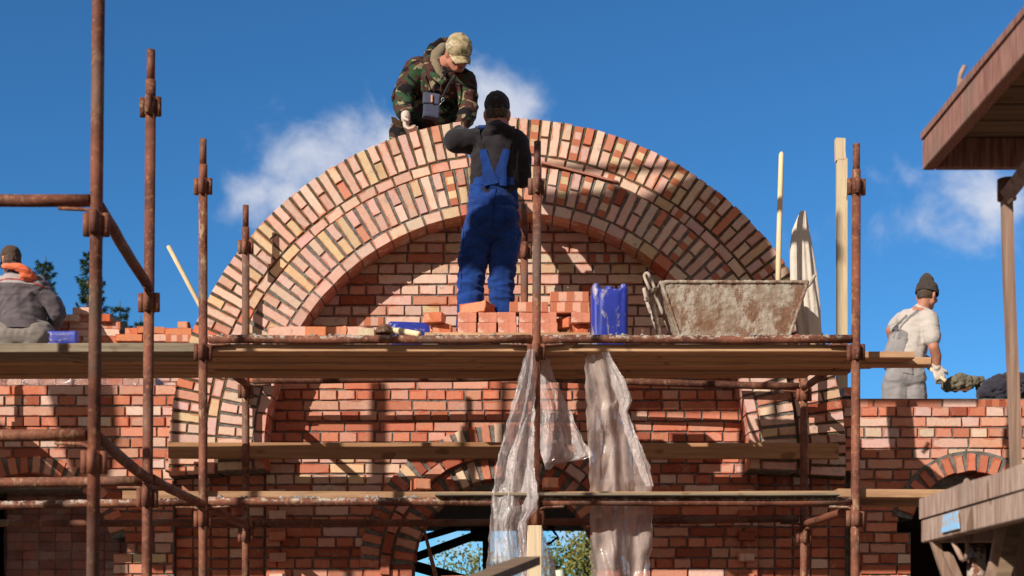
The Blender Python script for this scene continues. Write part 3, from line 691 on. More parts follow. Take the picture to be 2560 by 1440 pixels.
def densify(pts, n=5): return [a.lerp(b_, q/n) for a, b_ in zip(pts, pts[1:]) for q in range(n)]+[pts[-1]]
snap_b = snapper(top_, dg_)
def patch(snap, c4, mat, name, par, n=8, th=.004):
    m = MB(); g = []
    for i in range(n+1):
        for j in range(n+1):
            a = c4[0].lerp(c4[1], i/n); b_ = c4[3].lerp(c4[2], i/n); g.append(snap(a.lerp(b_, j/n), th))
    fs = [(i*(n+1)+j, (i+1)*(n+1)+j, (i+1)*(n+1)+j+1, i*(n+1)+j+1) for i in range(n) for j in range(n)]
    m.add(g+[p+Vector((0, th+.012, 0)) for p in g], fs+[tuple(q+len(g) for q in reversed(f)) for f in fs], True)
    rim_ = [i*(n+1) for i in range(n+1)]+[n*(n+1)+j for j in range(1, n+1)]+[i*(n+1)+n for i in range(n-1, -1, -1)]+[j for j in range(n-1, 0, -1)]
    k0 = len(m.v)-2*len(g)
    m.f += [(k0+a, k0+b_, k0+b_+len(g), k0+a+len(g)) for a, b_ in zip(rim_, rim_[1:]+rim_[:1])]; m.sm += [False]*len(rim_)
    return m.build(name, mat, par)
patch(snap_b, [A(1262, 532), A(1289, 528), A(1291, 566), A(1266, 572)], BLUE, 'back_pocket', dg_, 6, .004)
def backz(x, y):                                # a point lying on the back of the top
    return snap_b(A(x, y), .001)
def strip(pts, w, mat, name, par, th=.006, off=0.):
    m = MB(); rings_ = []
    for i, p in enumerate(pts):
        t = (pts[min(i+1, len(pts)-1)]-pts[max(i-1, 0)]).normalized(); n = Vector((0, -1, 0)); n = (n-t*n.dot(t)).normalized(); s_ = t.cross(n)
        ww = w[i]/2 if isinstance(w, (list, tuple)) else w/2
        rings_.append([p+s_*ww+n*off, p+s_*ww+n*(th+off), p-s_*ww+n*(th+off), p-s_*ww+n*off])
    m.loft(rings_, sm=False); return m.build(name, mat, par)
for sx_ in (-1, 1):
    strip([backz(1238+sx_*10, 478), backz(1237+sx_*14, 455), backz(1236+sx_*19, 430), backz(1237+sx_*25, 408), backz(1237+sx_*30, 388)], [.10, .085, .062, .055, .045], BLUE, 'back_panel', dg_, .008, .002)
    strip([backz(1237+sx_*30, 391), backz(1237+sx_*36, 372), backz(1238+sx_*42, 350), A(1238+sx_*44, 332, -.085), A(1238+sx_*44, 318, -.02)], .030, BLK, 'strap', dg_, .006, .002)
strip([A(1205, 323, -.098), A(1205, 317, -.07)], .05, BLUE, 'strap_tab', dg_, .012, .0); 
strip([backz(1190, 462), backz(1215, 466), backz(1236, 468), backz(1260, 466), backz(1284, 462)], .05, BLUE, 'waistband', dg_, .008, .0)
b = Blob()
for x_ in (1170, 1258): b.limb(A(x_, 903, -.02), .045, A(x_, 905, .13), .042, (1, 1, .9))
b.skin('boots', BOOT, pb, .01, 2, clip=[(Vector((0, 0, ZD+.045)), Vector((0, 0, -1)))])

SEAM = m_cloth('dark_blue_seam', (.004, .018, .09), .1)
for x_ in range(1216, 1272, 6): strip([snap_b(A(x_+q*.3, 464+q*4), .001) for q in range(6)], .004, SEAM, 'gather', dg_, .003)
strip([snap_b(A(1240-q*.9, 486+q*10), .001) for q in range(11)], .005, SEAM, 'seam', dg_, .003)
strip([snap_b(A(1160-q*.5, 560+q*12), .001) for q in range(15)], .005, SEAM, 'seam', dg_, .003)
# ======================================================= worker in camouflage, bending over the arch from behind
Y = 10.80; A = lambda x, y, dy=0.: at(x, y, Y+dy)
pc = person('worker in camouflage jacket and pale cap bending over the top of the arch', A(1070, 590, .3))
hd = Vector((.30, -.62, -.62)); hu = Vector((.20, -.55, .70)); hc = A(1146, 132, -.22)
b = Blob(); P, Fm = head(b, hc, hd, hu, 1.04)
b.limb(P(0, -.03, -.05), .062, A(1105, 170, .0), .075)
b.limb(A(1052, 175), .08, A(1155, 205), .08).limb(A(1105, 190, .02), .13, A(1072, 320, .25), .12, (1.15, .85, 1))
LE, LW = A(1007, 245, -.05), A(1014, 297, -.30)
b.chain([(A(1046, 172), .06), (LE, .045), (LW, .032)]); b.chain([(A(1168, 205), .06), (A(1176, 262, -.05), .045), (A(1150, 322, -.22), .032)])
hand(b, A(1150, 322, -.22), (-.5, -.5, -.5), (0, -.3, -1), .5, 1, -1); hand(b, LW, (0.1, -.35, -.9), (.9, -.2, .1), .9, .95, 1)
b.chain([(A(1045, 350, .25), .085), (A(1002, 440, -.0), .06), (A(1010, 560, .2), .045)]).chain([(A(1100, 350, .25), .085), (A(1105, 450, .2), .06), (A(1110, 560, .3), .045)])
b.skin('body', SKIN, pc, .0085, 2)
m = MB(); m.tube([P(-.022, .094, -.066), P(-.008, .1, -.065), P(.008, .1, -.065), P(.022, .094, -.066)], .0035, 6); m.build('lips', LIP, pc)
for sx_ in (-1, 1):
    m = MB(); m.tube([P(sx_*.045, .083, .021), P(sx_*.032, .093, .026), P(sx_*.016, .093, .022)], .004, 6); m.build('eyebrow', HAIR, pc)
    m = MB(); m.tube([P(sx_*.041, .082, .004), P(sx_*.030, .088, .0), P(sx_*.02, .086, .004)], .004, 6); m.build('eye', HAIR, pc)
b = Blob(); b.sph(P(0, -.022, .004), .1, (.79, .9, .9), Fm); b.skin('hair', HAIR, pc, .008, 2, rough=.003, clip=[(P(0, .03, 0), Fm @ Vector((0, 1, 0))), (P(0, 0, -.045), Fm @ Vector((0, 0, -1)))])
cp = cap(pc, P(0, 0, .004), hd, hu, CAMO2, 1.12)
pat = Fm @ Vector((0, .098, .058)); m = MB(); cc = P(.004, .112, .050)
nn = (Fm @ Vector((0, .9, .42))).normalized(); rt = Fm @ Vector((1, 0, 0)); up_ = nn.cross(rt) * -1
qs = [cc-rt*.032-up_*.021, cc+rt*.032-up_*.021, cc+rt*.032+up_*.021, cc-rt*.032+up_*.021]; m.prism(qs, nn*.005); pt_ = m.build('cap_patch', m_cloth('olive_patch', (.20, .18, .09)), cp)
m = MB()                                       # stitched characters on the patch
def seg(x0, z0, x1, z1, w=.0032):
    a_ = cc+nn*.0052+rt*x0+up_*z0; b_ = cc+nn*.0052+rt*x1+up_*z1; d_ = (b_-a_).normalized(); sd2 = d_.cross(nn)*w/2; m.prism([a_-sd2, b_-sd2, b_+sd2, a_+sd2], nn*.0015)
for sg_ in ((-.018, .011, -.006, .011), (-.018, .011, -.018, -.011), (-.018, -.011, -.006, -.011), (-.006, -.011, -.006, .0), (-.006, 0, -.012, 0),
            (0, .011, .010, .011), (.005, .011, .005, -.011), (.017, .011, .017, -.011), (.022, .011, .022, -.011)): seg(*sg_)
m.build('patch_letters', m_cloth('dark_thread', (.05, .05, .03)), pt_)
b = Blob()
b.limb(A(1050, 178, .02), .098, A(1150, 205, .0), .102).limb(A(1088, 160, .05), .09, A(1125, 190, 0), .12)
b.limb(A(1102, 205, .02), .185, A(1092, 265, .12), .175, (1.05, .85, 1)).limb(A(1092, 265, .12), .172, A(1080, 335, .25), .19, (1.1, .85, 1))
b.chain([(A(1044, 180, 0), .105), (A(1022, 215, -.03), .088), (A(1006, 247, -.06), .080), (A(1012, 275, -.16), .066), (A(1015, 291, -.25), .054)])
b.chain([(A(1158, 205, 0), .098), (A(1168, 240, -.03), .078), (A(1172, 275, -.06), .070), (A(1160, 305, -.15), .058), (A(1154, 318, -.19), .048)])
b.skin('camouflage_jacket', CAMO, pc, .010, 2, .013, (7, 7, 12), 12)
b = Blob()                                     # hood thrown back round the neck, open to the front
b.chain([(A(1108, 208, -.17), .022), (A(1088, 192, -.15), .028), (A(1070, 166, -.09), .034), (A(1069, 142, -.01), .036), (A(1082, 120, .05), .036), (A(1104, 106, .09), .034), (A(1130, 104, .10), .030)])
b.limb(A(1080, 160, .04), .07, A(1108, 135, .09), .07)
b.skin('hood', CAMO, pc, .008, 2, .005, (12, 12, 12), 4)
b = Blob(); b.chain([(A(1112, 202, -.155), .016), (A(1096, 184, -.135), .030), (A(1087, 160, -.07), .044), (A(1092, 138, -.0), .050), (A(1108, 122, .04), .045)])
b.skin('hood_lining', TAN, pc, .008, 2, .004, (12, 12, 12), 6)
m = MB(); m.tube([A(1105, 168, -.17), A(1102, 195, -.19), A(1103, 232, -.155)], .0045, 6); m.build('drawstring', m_plain('cord', (.12, .10, .08)), pc)
b = Blob(); b.limb(A(1055, 345, .25), .13, A(1095, 345, .25), .13).chain([(A(1040, 355, .2), .12), (A(1002, 330, -.02), .085), (A(998, 440, -.0), .085), (A(1008, 560, .2), .075)]).chain([(A(1102, 355, .25), .115), (A(1106, 450, .2), .095), (A(1112, 560, .3), .075)])
b.skin('camouflage_trousers', CAMO, pc, .012, 3, .010, (9, 9, 7), 14)
b = Blob(); b.limb(LW+Vector((0, .01, .03)), .036, LW+Vector((0, .0, .0)), .035); hand(b, LW, (0.1, -.35, -.9), (.9, -.2, .1), .9, 1.12, 1); b.skin('glove', GLOVE, pc, .006, 2, rough=.0015)
b = Blob()
for x_, d_ in ((1008, .2), (1112, .3)): b.limb(A(x_, 580, d_+.02), .045, A(x_, 582, d_-.13), .042)
b.skin('boots', BOOT, pc, .01, 2)
plank(-1.25, .35, 10.80, 11.3, A(1010, 597, .2).z-.045, .045, 'hidden plank behind the arch carrying the worker in camouflage', 'plank')
# pouch hanging at his front
m = Blob(); c = A(1079, 268, -.22); Fp = frame((.12, -1, .0), (.08, 0, 1))
pm = thing('pouch', c, 'small navy belt pouch hanging in front of the camouflage jacket', 'pouch')
for x in (-1, 1):
    for z in (-1, 1): pass
m.addbox(c-Vector((.060, .030, .085)), c+Vector((.060, .030, .085)), Fp)
bd = m.skin('pouch_body', NAVY, pm, .009, 5, .003, (14, 14, 14), 2)
m = Blob(); m.addbox(c+Vector((-.062, -.041, .012)), c+Vector((.062, .0, .092)), Fp); fl = m.skin('pouch_flap', m_cloth('pouch_flap_cloth', (.075, .082, .13)), pm, .008, 3, .0015)
m = MB(); cc2 = c+Vector((.003, -.052, .045)); m.box(cc2-Vector((.006, .003, .026)), cc2+Vector((.006, .003, .026))); m.build('label_tab', m_plain('orange_tab', (.62, .27, .16), .7), fl)
m = MB(); m.tube([c+Vector((-.06, .0, .06)), A(1062, 240, -.20), A(1058, 215, -.17), A(1062, 185, -.13)], .006, 6); m.build('strap', BLK, pm)
m = MB(); m.tube([c+Vector((.062, 0, .06)), A(1108, 240, -.21), A(1120, 215, -.20), A(1136, 190, -.16)], .010, 8); m.build('strap', BLK, pm)
m = MB(); rgc = A(1107, 249, -.235)
m.tube([rgc+Vector((.010*math.cos(t*.7), 0, .014*math.sin(t*.7))) for t in range(10)], .003, 6); m.tube([rgc-Vector((0, 0, .012)), A(1103, 258, -.25), A(1098, 263, -.25)], .0035, 6); m.build('snap_hook', m_plain('bright_steel', (.5, .5, .5), .35, metal=.9, bump=0), pm)
# trowel in his left hand
tr = thing('trowel', LW, 'mortar covered pointing trowel held in the white glove of the man in camouflage', 'trowel')
m = MB(); q0 = A(1024, 322, -.36); q1 = A(1006, 312, -.36); m.tube([q0, q0.lerp(q1, .5), q1], [.013, .015, .012], 10); m.build('handle', M['stick'], tr)
m = MB(); q2 = A(1003, 319, -.38); m.tube([q1, q2], .004, 6); m.build('neck', M['rust'], tr)
m = MB(); tip = A(978, 292, -.40); d_ = (tip-q2).normalized(); sd3 = Vector((.55, 0, .5)).normalized()
pl = [q2-sd3*.006, q2+d_*.03-sd3*.026, q2+d_*.07-sd3*.022, tip, q2+d_*.075+sd3*.020, q2+d_*.03+sd3*.026]
m.prism(pl, Vector((0, -.004, 0))); m.build('blade', m_mortar('mortar_crust', (.085, .052, .033)), tr)

# ======================================================= man in knitted hat shovelling at the right
Y = 12.6; A = lambda x, y, dy=0.: at(x, y, Y+dy)
pr_ = person('man in dark knitted hat, pale t-shirt and grey dungarees shovelling mortar', A(2262, 1180))
hc = A(2318, 738, .0); hf = Vector((.75, .75, -.25))
b = Blob(); P, Fm = head(b, hc, hf, (0, 0, 1), 1.02)
b.limb(P(0, -.02, -.05), .060, A(2305, 775), .066)
b.limb(A(2272, 802, -.0), .065, A(2322, 806, -.02), .065).limb(A(2296, 800), .13, A(2268, 890, -.03), .13, (1, .85, 1)).limb(A(2268, 890, -.03), .13, A(2262, 950), .14)
SE, SW = A(2334, 868, -.16), A(2342, 918, -.10)
b.chain([(A(2326, 795, -.06), .068), (A(2328, 830, -.12), .056), (SE, .048), (A(2341, 890, -.13), .046), (SW, .032)])
b.chain([(A(2252, 800, .1), .06), (A(2228, 825, .16), .05), (A(2233, 850, .2), .045), (A(2300, 870, .28), .035), (A(2308, 890, .27), .03)])
HD = (.28, 0, -1); hand(b, SW, HD, (.3, .9, -.2), .8, 1, 1); hand(b, A(2308, 890, .27), (.6, -.3, -.6), (0, .6, -.8), .8, 1, 1)
b.chain([(A(2238, 960), .095), (A(2232, 1070, -.05), .06), (A(2222, 1165), .045)]).chain([(A(2285, 960), .095), (A(2292, 1070, -.05), .06), (A(2282, 1165), .045)])
b.skin('body', SKIN, pr_, .0085, 2)
b = Blob(); b.sph(P(0, -.026, .0), .1, (.78, .88, .85), Fm); b.skin('hair', HAIR, pr_, .008, 2, rough=.003, clip=[(P(0, .02, 0), Fm @ Vector((0, 1, 0)))])
b = Blob(); hu2 = (Fm @ Vector((0, -.10, 1))).normalized()
b.sph(P(0, -.012, .045), .113, (.84, .98, .85), Fm).sph(P(0, -.035, .105), .075, (.85, .95, 1), Fm).sph(P(0, -.045, .145), .042)
o = b.skin('knitted_hat', KNIT, pr_, .006, 2, clip=[(P(0, 0, .012), -hu2)])
for v in o.data.vertices:                      # knitted ribs
    q = v.co+ORG[o]-hc; a = math.atan2(q.dot(Fm @ Vector((1, 0, 0))), q.dot(Fm @ Vector((0, 1, 0)))); n_ = Vector((q.x, q.y, 0)).normalized(); v.co += n_*.0028*math.sin(a*34)
m = MB(); rg = []
for i in range(73):
    a = 2*math.pi*i/72; rr_ = 1+.02*math.sin(a*24)
    rg.append([P(.094*rr_*math.cos(a)*1.0, -.008+.108*rr_*math.sin(a), z) for z in (.008, .048, .050, .010)])
for i in range(72):
    pass
vs = [p for r_ in rg[:-1] for p in r_]; fs = []
for i in range(72):
    j = (i+1) % 72; fs.append((i*4, j*4, j*4+1, i*4+1))
m.add(vs, fs, True); m.build('hat_cuff', KNIT, o)
b = Blob()
b.limb(A(2268, 800, .02), .095, A(2318, 802, -.03), .100).limb(A(2300, 783, 0), .075, A(2303, 776, 0), .07)
b.limb(A(2294, 808), .142, A(2270, 890, -.03), .146, (1.05, .85, 1)).limb(A(2270, 890, -.03), .155, A(2266, 910, -.02), .15, (1.02, .85, 1))
b.chain([(A(2318, 800, -.06), .095), (A(2325, 820, -.11), .084), (A(2330, 846, -.14), .077)])
b.chain([(A(2256, 803, .08), .085), (A(2240, 815, .13), .07)])
ts_ = b.skin('tshirt', SHIRT, pr_, .010, 2, .006, (7, 7, 18), 21)
b = Blob()
b.limb(A(2268, 905, -.02), .152, A(2262, 945), .158, (1.03, .85, 1)).limb(A(2282, 945, -.03), .12, A(2244, 945, -.03), .12)
b.limb(A(2252, 855, -.015), .118, A(2247, 900, -.01), .145, (1, 1, 1))
b.chain([(A(2240, 965), .125), (A(2236, 1030, -.03), .105), (A(2226, 1150), .085)]).chain([(A(2280, 965), .125), (A(2290, 1040, -.03), .105), (A(2284, 1150), .085)])
dg_ = b.skin('dungarees', GREYL, pr_, .010, 2, .006, (7, 7, 15), 25)
snap_r = snapper(ts_, dg_); patch(snap_r, [A(2240, 902), A(2270, 906), A(2272, 945), A(2245, 940)], GREYL, 'pocket', dg_, 8, .004)
for pts, w in (([A(2248, 845, -.135), A(2254, 828, -.155), A(2262, 810, -.155), A(2278, 790, -.125), A(2296, 776, -.08)], .026), ([A(2234, 845, -.09), A(2240, 828, -.10), A(2250, 808, -.10), A(2268, 788, -.07)], .022)):
    strip([snap_r(p, .001) for p in densify(pts, 3)], w, GREYL, 'strap', dg_, .005, .001)
b = Blob(); b.limb(SW+Vector((-.005, 0, .02)), .040, SW, .038); hand(b, SW, HD, (.3, .9, -.2), .8, 1.15, 1); b.skin('glove', GLOVE, pr_, .006, 2, rough=.001)
b = Blob()
for x_ in (2225, 2284): b.limb(A(x_, 1175, .0), .045, A(x_+10, 1176, .13), .042)
b.skin('boots', BOOT, pr_, .01, 2)
sv = thing('shovel', A(2360, 950, .0), 'wooden handled shovel piled with wet mortar held by the man in the knitted hat', 'shovel')
m = MB(); m.tube([A(2290, 893, .22), A(2330, 925, -.02), A(2368, 956, -.16)], .0165, 12); m.build('handle', M['stick'], sv)
b = Blob(); c = A(2402, 955, -.24)
for dx, dz, r_ in ((-.12, -.03, .035), (-.07, .0, .05), (-.02, .015, .056), (.04, .0, .052), (.10, -.0, .045), (.15, .01, .035), (.165, -.035, .024), (.17, -.065, .014), (-.03, -.03, .05), (.05, -.035, .045), (-.09, -.045, .035)):
    for dy in (-.06, 0, .06): b.sph(c+Vector((dx, dy, dz)), r_)
b.skin('mortar_heap', m_mortar('wet_mortar', (.17, .145, .10)), sv, .008, 1, rough=.010)
m = MB(); m.prism([A(2362, 958, -.12), A(2380, 975, -.3), A(2420, 976, -.36), A(2440, 962, -.28), A(2420, 955, -.1), A(2385, 950, -.08)], Vector((0, 0, -.006))); m.build('blade', M['rustd'], sv)

# ======================================================= man sitting at the left with his back to us
Y = 13.0; A = lambda x, y, dy=0.: at(x, y, Y+dy)
pl_ = person('man sitting with his back turned in dark grey jacket with orange hood and brown cap', A(55, 862))
hc = A(27, 652, .04); hf = Vector((-.62, .72, -.35))
b = Blob(); P, Fm = head(b, hc, hf, (0, .1, 1), 1.02)
b.limb(P(0, -.02, -.05), .060, A(38, 690), .066); b.limb(A(8, 715), .08, A(100, 715), .08).limb(A(52, 720), .15, A(58, 830), .15, (1.1, .8, 1))
b.chain([(A(110, 720), .06), (A(148, 775, .02), .048), (A(140, 805, .2), .034)]); b.chain([(A(-8, 725), .06), (A(-30, 790, .05), .048), (A(0, 820, .3), .034)])
hand(b, A(140, 805, .2), (-.3, .9, -.2), (0, 0, -1), .7, 1, 1); hand(b, A(0, 820, .3), (.3, .9, -.2), (0, 0, -1), .7, 1, 1)
b.chain([(A(30, 845), .1), (A(-5, 850, .42), .07), (A(0, 930, .45), .05)]).chain([(A(85, 845), .1), (A(120, 850, .42), .07), (A(115, 930, .45), .05)])
b.skin('body', SKIN, pl_, .009, 2)
b = Blob(); b.sph(P(0, -.024, -.0), .1, (.80, .9, .92), Fm); b.skin('hair', HAIR, pl_, .008, 2, rough=.003, clip=[(P(0, .02, 0), Fm @ Vector((0, 1, 0)))])
cap(pl_, P(0, 0, .016), hf, (Fm @ Vector((0, -.1, 1))), m_cloth('brown_cap_cloth', (.07, .045, .03)), 1.04)
b = Blob()
b.limb(A(12, 722), .118, A(92, 722), .122).limb(A(52, 722, .0), .185, A(58, 805, .0), .185, (1.12, .8, 1)).limb(A(58, 805), .188, A(60, 826), .188, (1.12, .84, 1))
b.chain([(A(100, 728), .098), (A(128, 752, .0), .082), (A(144, 782, .03), .074), (A(138, 806, .14), .062)])
b.chain([(A(0, 728), .108), (A(-22, 765, .0), .092), (A(-30, 790, .05), .082), (A(-5, 815, .2), .062)])
jk = b.skin('work_jacket', DGREY, pl_, .010, 2, .012, (6, 6, 11), 31)
m = MB(); rg = []
for i in range(40):
    a = 2*math.pi*i/40; ca, sa = math.cos(a), math.sin(a); c0 = A(59, 812); rr_ = 1+.012*math.sin(a*22)
    rg.append([c0+Vector((.222*rr_*ca, .172*rr_*sa, z)) for z in (-.055, -.05, .0, .012)])
m.add([p for r_ in rg for p in r_], [(i*4+k, ((i+1) % 40)*4+k, ((i+1) % 40)*4+k+1, i*4+k+1) for i in range(40) for k in range(3)], True); m.build('waistband', DGREY, jk)
sj = snapper(jk); patch(sj, [A(-30, 712), A(118, 722), A(95, 697), A(10, 688)], m_cloth('light_grey_yoke', (.36, .31, .31)), 'shoulder_yoke', jk, 12, .003)
strip([sj(p, .003) for p in densify([A(-30, 713), A(30, 706), A(80, 710), A(120, 724)], 6)], .012, m_plain('red_piping', (.35, .06, .05), .8, bump=0), 'piping', jk, .003)
b = Blob()
for i in range(22):
    t = i/21; b.sph(A(12+72*t, 668+28*t*t*1.0-6*math.sin(t*3), -.10-.06*math.sin(t*3.1)), .022+.024*math.sin(t*2.8), (1.1, 1, .75))
b.limb(A(62, 690, -.14), .045, A(76, 694, -.13), .03)
b.skin('orange_hood', ORNG, pl_, .007, 2, .006, (10, 10, 34), 35)
b = Blob(); b.limb(A(34, 668, -.05), .055, A(66, 678, -.05), .045).limb(A(30, 672, .02), .07, A(40, 690), .07); b.skin('collar', BRN, pl_, .009, 2, .005)
b = Blob(); b.limb(A(25, 838, .0), .175, A(92, 838, .0), .175, (1, .95, .85)).chain([(A(28, 850), .15), (A(-5, 852, .42), .1), (A(0, 925, .45), .075)]).chain([(A(88, 850), .15), (A(120, 852, .42), .1), (A(115, 925, .45), .075)])
b.skin('trousers', m_cloth('khaki_grey_trousers', (.215, .185, .165), .1), pl_, .011, 2, .005, (5, 5, 14), 37)
b = Blob()
for x_ in (0, 115): b.limb(A(x_, 940, .45), .045, A(x_, 942, .58), .042)
b.skin('boots', BOOT, pl_, .01, 2)
# ---------------------------------------------------------------- loose bricks
def brick_mesh(seed, col, stripe=False, L=.25, D=.12, H=.065, broken=False):
    bs = Bricks(seed); bs.add(0, 0, 0, L, H, -D/2, D, col, stripe, jit=.0015, ch=.003); me = bs.mesh('brick')
    if broken:
        bm = bmesh.new(); bm.from_mesh(me); bmesh.ops.subdivide_edges(bm, edges=bm.edges[:], cuts=5, use_grid_fill=True)
        for v in bm.verts:
            if v.co.x > L/2-.045: v.co.x -= .045+.03*noise.noise(v.co*22+Vector((seed, 0, 0))) if v.co.x > L/2-.01 else .02*(1+noise.noise(v.co*30))
            if v.co.x > L/2-.07: v.co.z += .012*noise.noise(v.co*26+Vector((0, seed, 0))); v.co.y += .010*noise.noise(v.co*26)
        bm.to_mesh(me); bm.free()
    return me
PK = (.74, .44, .35); BM = {'pink': brick_mesh(1, PK), 'pink2': brick_mesh(2, (.72, .42, .33)), 'cream': brick_mesh(3, (.72, .50, .37)), 'striped': brick_mesh(4, (.70, .38, .28), True),
      'orange': brick_mesh(5, (.64, .23, .11)), 'broken': brick_mesh(6, (.66, .27, .15), broken=True), 'brokenpink': brick_mesh(8, (.64, .35, .26), broken=True), 'half': brick_mesh(7, (.66, .30, .18), L=.14, broken=True)}
def brick(kind, x0, x1, ybot, Y, rz=0, label='', group=None, dz=0.):
    """rz=90: header towards us; x0,x1 photo x range of the face, ybot its lower edge, Y depth of the face"""
    o = bpy.data.objects.new('brick', BM[kind]); COL.objects.link(o)
    dep = .125 if rz == 90 or rz == -90 else .06
    p = at((x0+x1)/2, ybot, Y); o.location = (p.x, Y+dep, p.z+.0335+dz); o.rotation_euler = (0, 0, R(rz+random.uniform(-1.5, 1.5)))
    ORG[o] = o.location.copy(); return tag(o, label, 'brick', group)
YB = 9.28; GP = 'loose bricks piled on the upper deck'
names = ['first from the left', 'second from the left', 'third from the left', 'fourth from the left', 'last, behind the middle pole']
for (x0, x1), nm in zip(((1144, 1191), (1194, 1241), (1245, 1291), (1296, 1342), (1347, 1393)), names):
    brick('pink', x0, x1, 831.5, YB, 90, f'pink header brick in the bottom row of the deck pile, {nm}', GP)
    brick('pink2' if x0 % 2 else 'pink', x0+1, x1, 806, YB+.004, 90, f'pink header brick in the second row of the deck pile, {nm}', GP)
brick('half', 1085, 1122, 831, YB-.02, 90, 'broken half brick with a pale end at the lower left of the deck pile', GP)
brick('half', 1068, 1108, 806, YB-.0, 78, 'rough orange brick stump topmost at the left end of the deck pile', GP)
brick('half', 1074, 1100, 831, YB+.13, 120, 'orange broken brick behind the pale stump at the left end of the pile', GP)
brick('broken', 1160, 1240, 780, YB+.02, -28, 'brick lying askew alone on top of the pile in front of the blue trousers', GP)
brick('striped', 1272, 1373, 780.5, YB, 0, 'banded stretcher brick on the third row just left of the middle pole', GP)
brick('striped', 1374, 1475, 781, YB, 180, 'banded stretcher brick just below the topmost one beside the blue can', GP)
brick('striped', 1374, 1474, 755, YB+.003, 0, 'topmost banded stretcher brick of the pile beside the blue can', GP)
brick('pink', 1427, 1474, 806, YB, 90, 'pink header brick under the banded bricks next to the blue can', GP)
brick('broken', 1424, 1471, 832, YB, -90, 'rough orange brick at the bottom of the pile next to the blue can', GP)
brick('half', 1404, 1426, 820, YB+.06, 60, 'small brick fragment in the gap of the pile right of the middle pole', GP)
# the low stack of boards they lie on
pal = thing('pallet', (at(1270, 850, YB).x, YB+.12, ZD+.045), 'low timber pallet under the brick pile on the upper deck', 'pallet')
zt = hz(832, YB)-.001
for k in range(4): m = MB(); m.box((at(1062, 0, YB).x, YB-.02+k*.075, zt-.022), (at(1478, 0, YB).x, YB+.04+k*.075, zt), .002); m.build('board', M['plank'], pal)
for x in (1075, 1270, 1465): m = MB(); xx = at(x, 0, YB).x; m.box((xx-.05, YB, ZD+.046), (xx+.05, YB+.25, zt-.0225)); m.build('block', M['plankg'], pal)
# bricks on the wall under construction at the left
GL = 'loose bricks on the unfinished wall behind the left deck'; YW = 13.4-.0
for a in ((180, 250, 786, 'pink', 0, 'pale pink brick topmost on the unfinished wall behind the left pole'), (250, 268, 803, 'orange', 90, 'orange header brick on the unfinished wall right of the nearest pole'),
          (337, 412, 834, 'orange', 8, 'long orange brick topmost between the two left poles'), (287, 356, 853, 'orange', 0, 'flat orange brick low on the unfinished wall between the left poles'),
          (445, 481, 821, 'half', 0, 'broken brick stub on top near the foot of the arch'), (412, 478, 838, 'orange', 0, 'dull red brick under the broken stub at the left foot of the arch'),
          (357, 425, 853, 'pink2', 0, 'pink brick on the lowest visible course below the long orange brick'), (425, 470, 855, 'striped', 0, 'banded brick low beside the left foot of the arch'),
          (311, 338, 834, 'half', 90, 'short orange brick end left of the long orange brick'), (150, 178, 803, 'cream', 0, 'cream brick end beside the sleeve of the seated man')):
    brick(a[3], a[0], a[1], a[2], YW-.05, a[4], a[5], GL, .0)
GS = 'bricks along the foot of the tympanum'
for i, (x0, x1) in enumerate(((690, 742), (745, 796), (815, 862), (872, 896))):
    brick(('pink', 'orange', 'broken', 'pink2')[i], x0, x1, 845, 9.45, 0, ['pink brick lying behind the front ledger left of the board offcut', 'orange brick second from the arch foot behind the front ledger', 'chipped brick third along behind the front ledger', 'pink brick nearest to the board offcut behind the ledger'][i], GS, .01)
brick('half', 1042, 1076, 1223, 8.76, 20, 'pink broken brick on the long lower plank left of the plastic', None)
brick('half', 1376, 1396, 1220, 8.80, 0, 'tiny orange brick chip on the lower plank right of the middle pole', None)
brick('pink', 2112, 2146, 990, 10.62, 90, 'pale brick standing by the foot of the tall sawn post', None)
brick('cream', 2515, 2560, 990, 10.9, 0, 'cream brick under the dark coat at the right edge', None)
# foreground offcut bricks and timber bottom centre
brick('brokenpink', 1135, 1190, 1475, 6.9, 60, 'pink brick at the bottom edge left of the dark timber end', None)
brick('pink2', 1185, 1260, 1490, 7.0, 10, 'pale brick at the bottom edge under the dark timber end', None)
# wrapped stacks at the left
def stack(cx, cy, z0, nx, ny, nz, label, seed, colw=(6, .5, 3, .5), fold=.0):
    t = thing('brick_stack', (cx, cy, z0), label, 'brick stack'); r = random.Random(seed); bs = Bricks(seed)
    w = nx*.125/2; d_ = ny*.255/2
    for k in range(nz):
        for i in range(nx):
            for (yy_, flip) in ((cy-d_, 1),):
                bs.add(cx-w+.0625+i*.125, z0+.035+k*.07, 0, .12, .066, yy_+r.uniform(-.004, .006), .25, pick(r, *colw))
        for j in range(ny*1): pass
    bs.build('bricks', t)
    m = MB(); m.box((cx-w+.02, cy-d_+.24, z0), (cx+w-.02, cy+d_, z0+nz*.07)); m.build('inner_bricks', m_plain('brick_mass', (.45, .22, .15), .9), t)
    m = MB(); e_ = .012; n = 26; rng = []
    per = [(-w-e_, -d_-e_), (w+e_, -d_-e_), (w+e_, d_+e_), (-w-e_, d_+e_)]
    loop = []
    for a, b_ in zip(per, per[1:]+per[:1]):
        for q in range(n): loop.append((a[0]+(b_[0]-a[0])*q/n, a[1]+(b_[1]-a[1])*q/n))
    for zi in range(22):
        z = z0+nz*.07*zi/21; rg = []
        for (x, y_) in loop:
            nn_ = noise.noise(Vector((x*7+seed, y_*7, z*22)))*.011+noise.noise(Vector((x*20, y_*20+seed, z*45)))*.006
            s_ = 1+nn_/w; rg.append(Vector((cx+x*s_, cy+y_*s_-abs(nn_)*.5, z)))
        rng.append(rg)
    m.loft(rng, True, False); m.build('plastic_wrap', PLAS2, t)
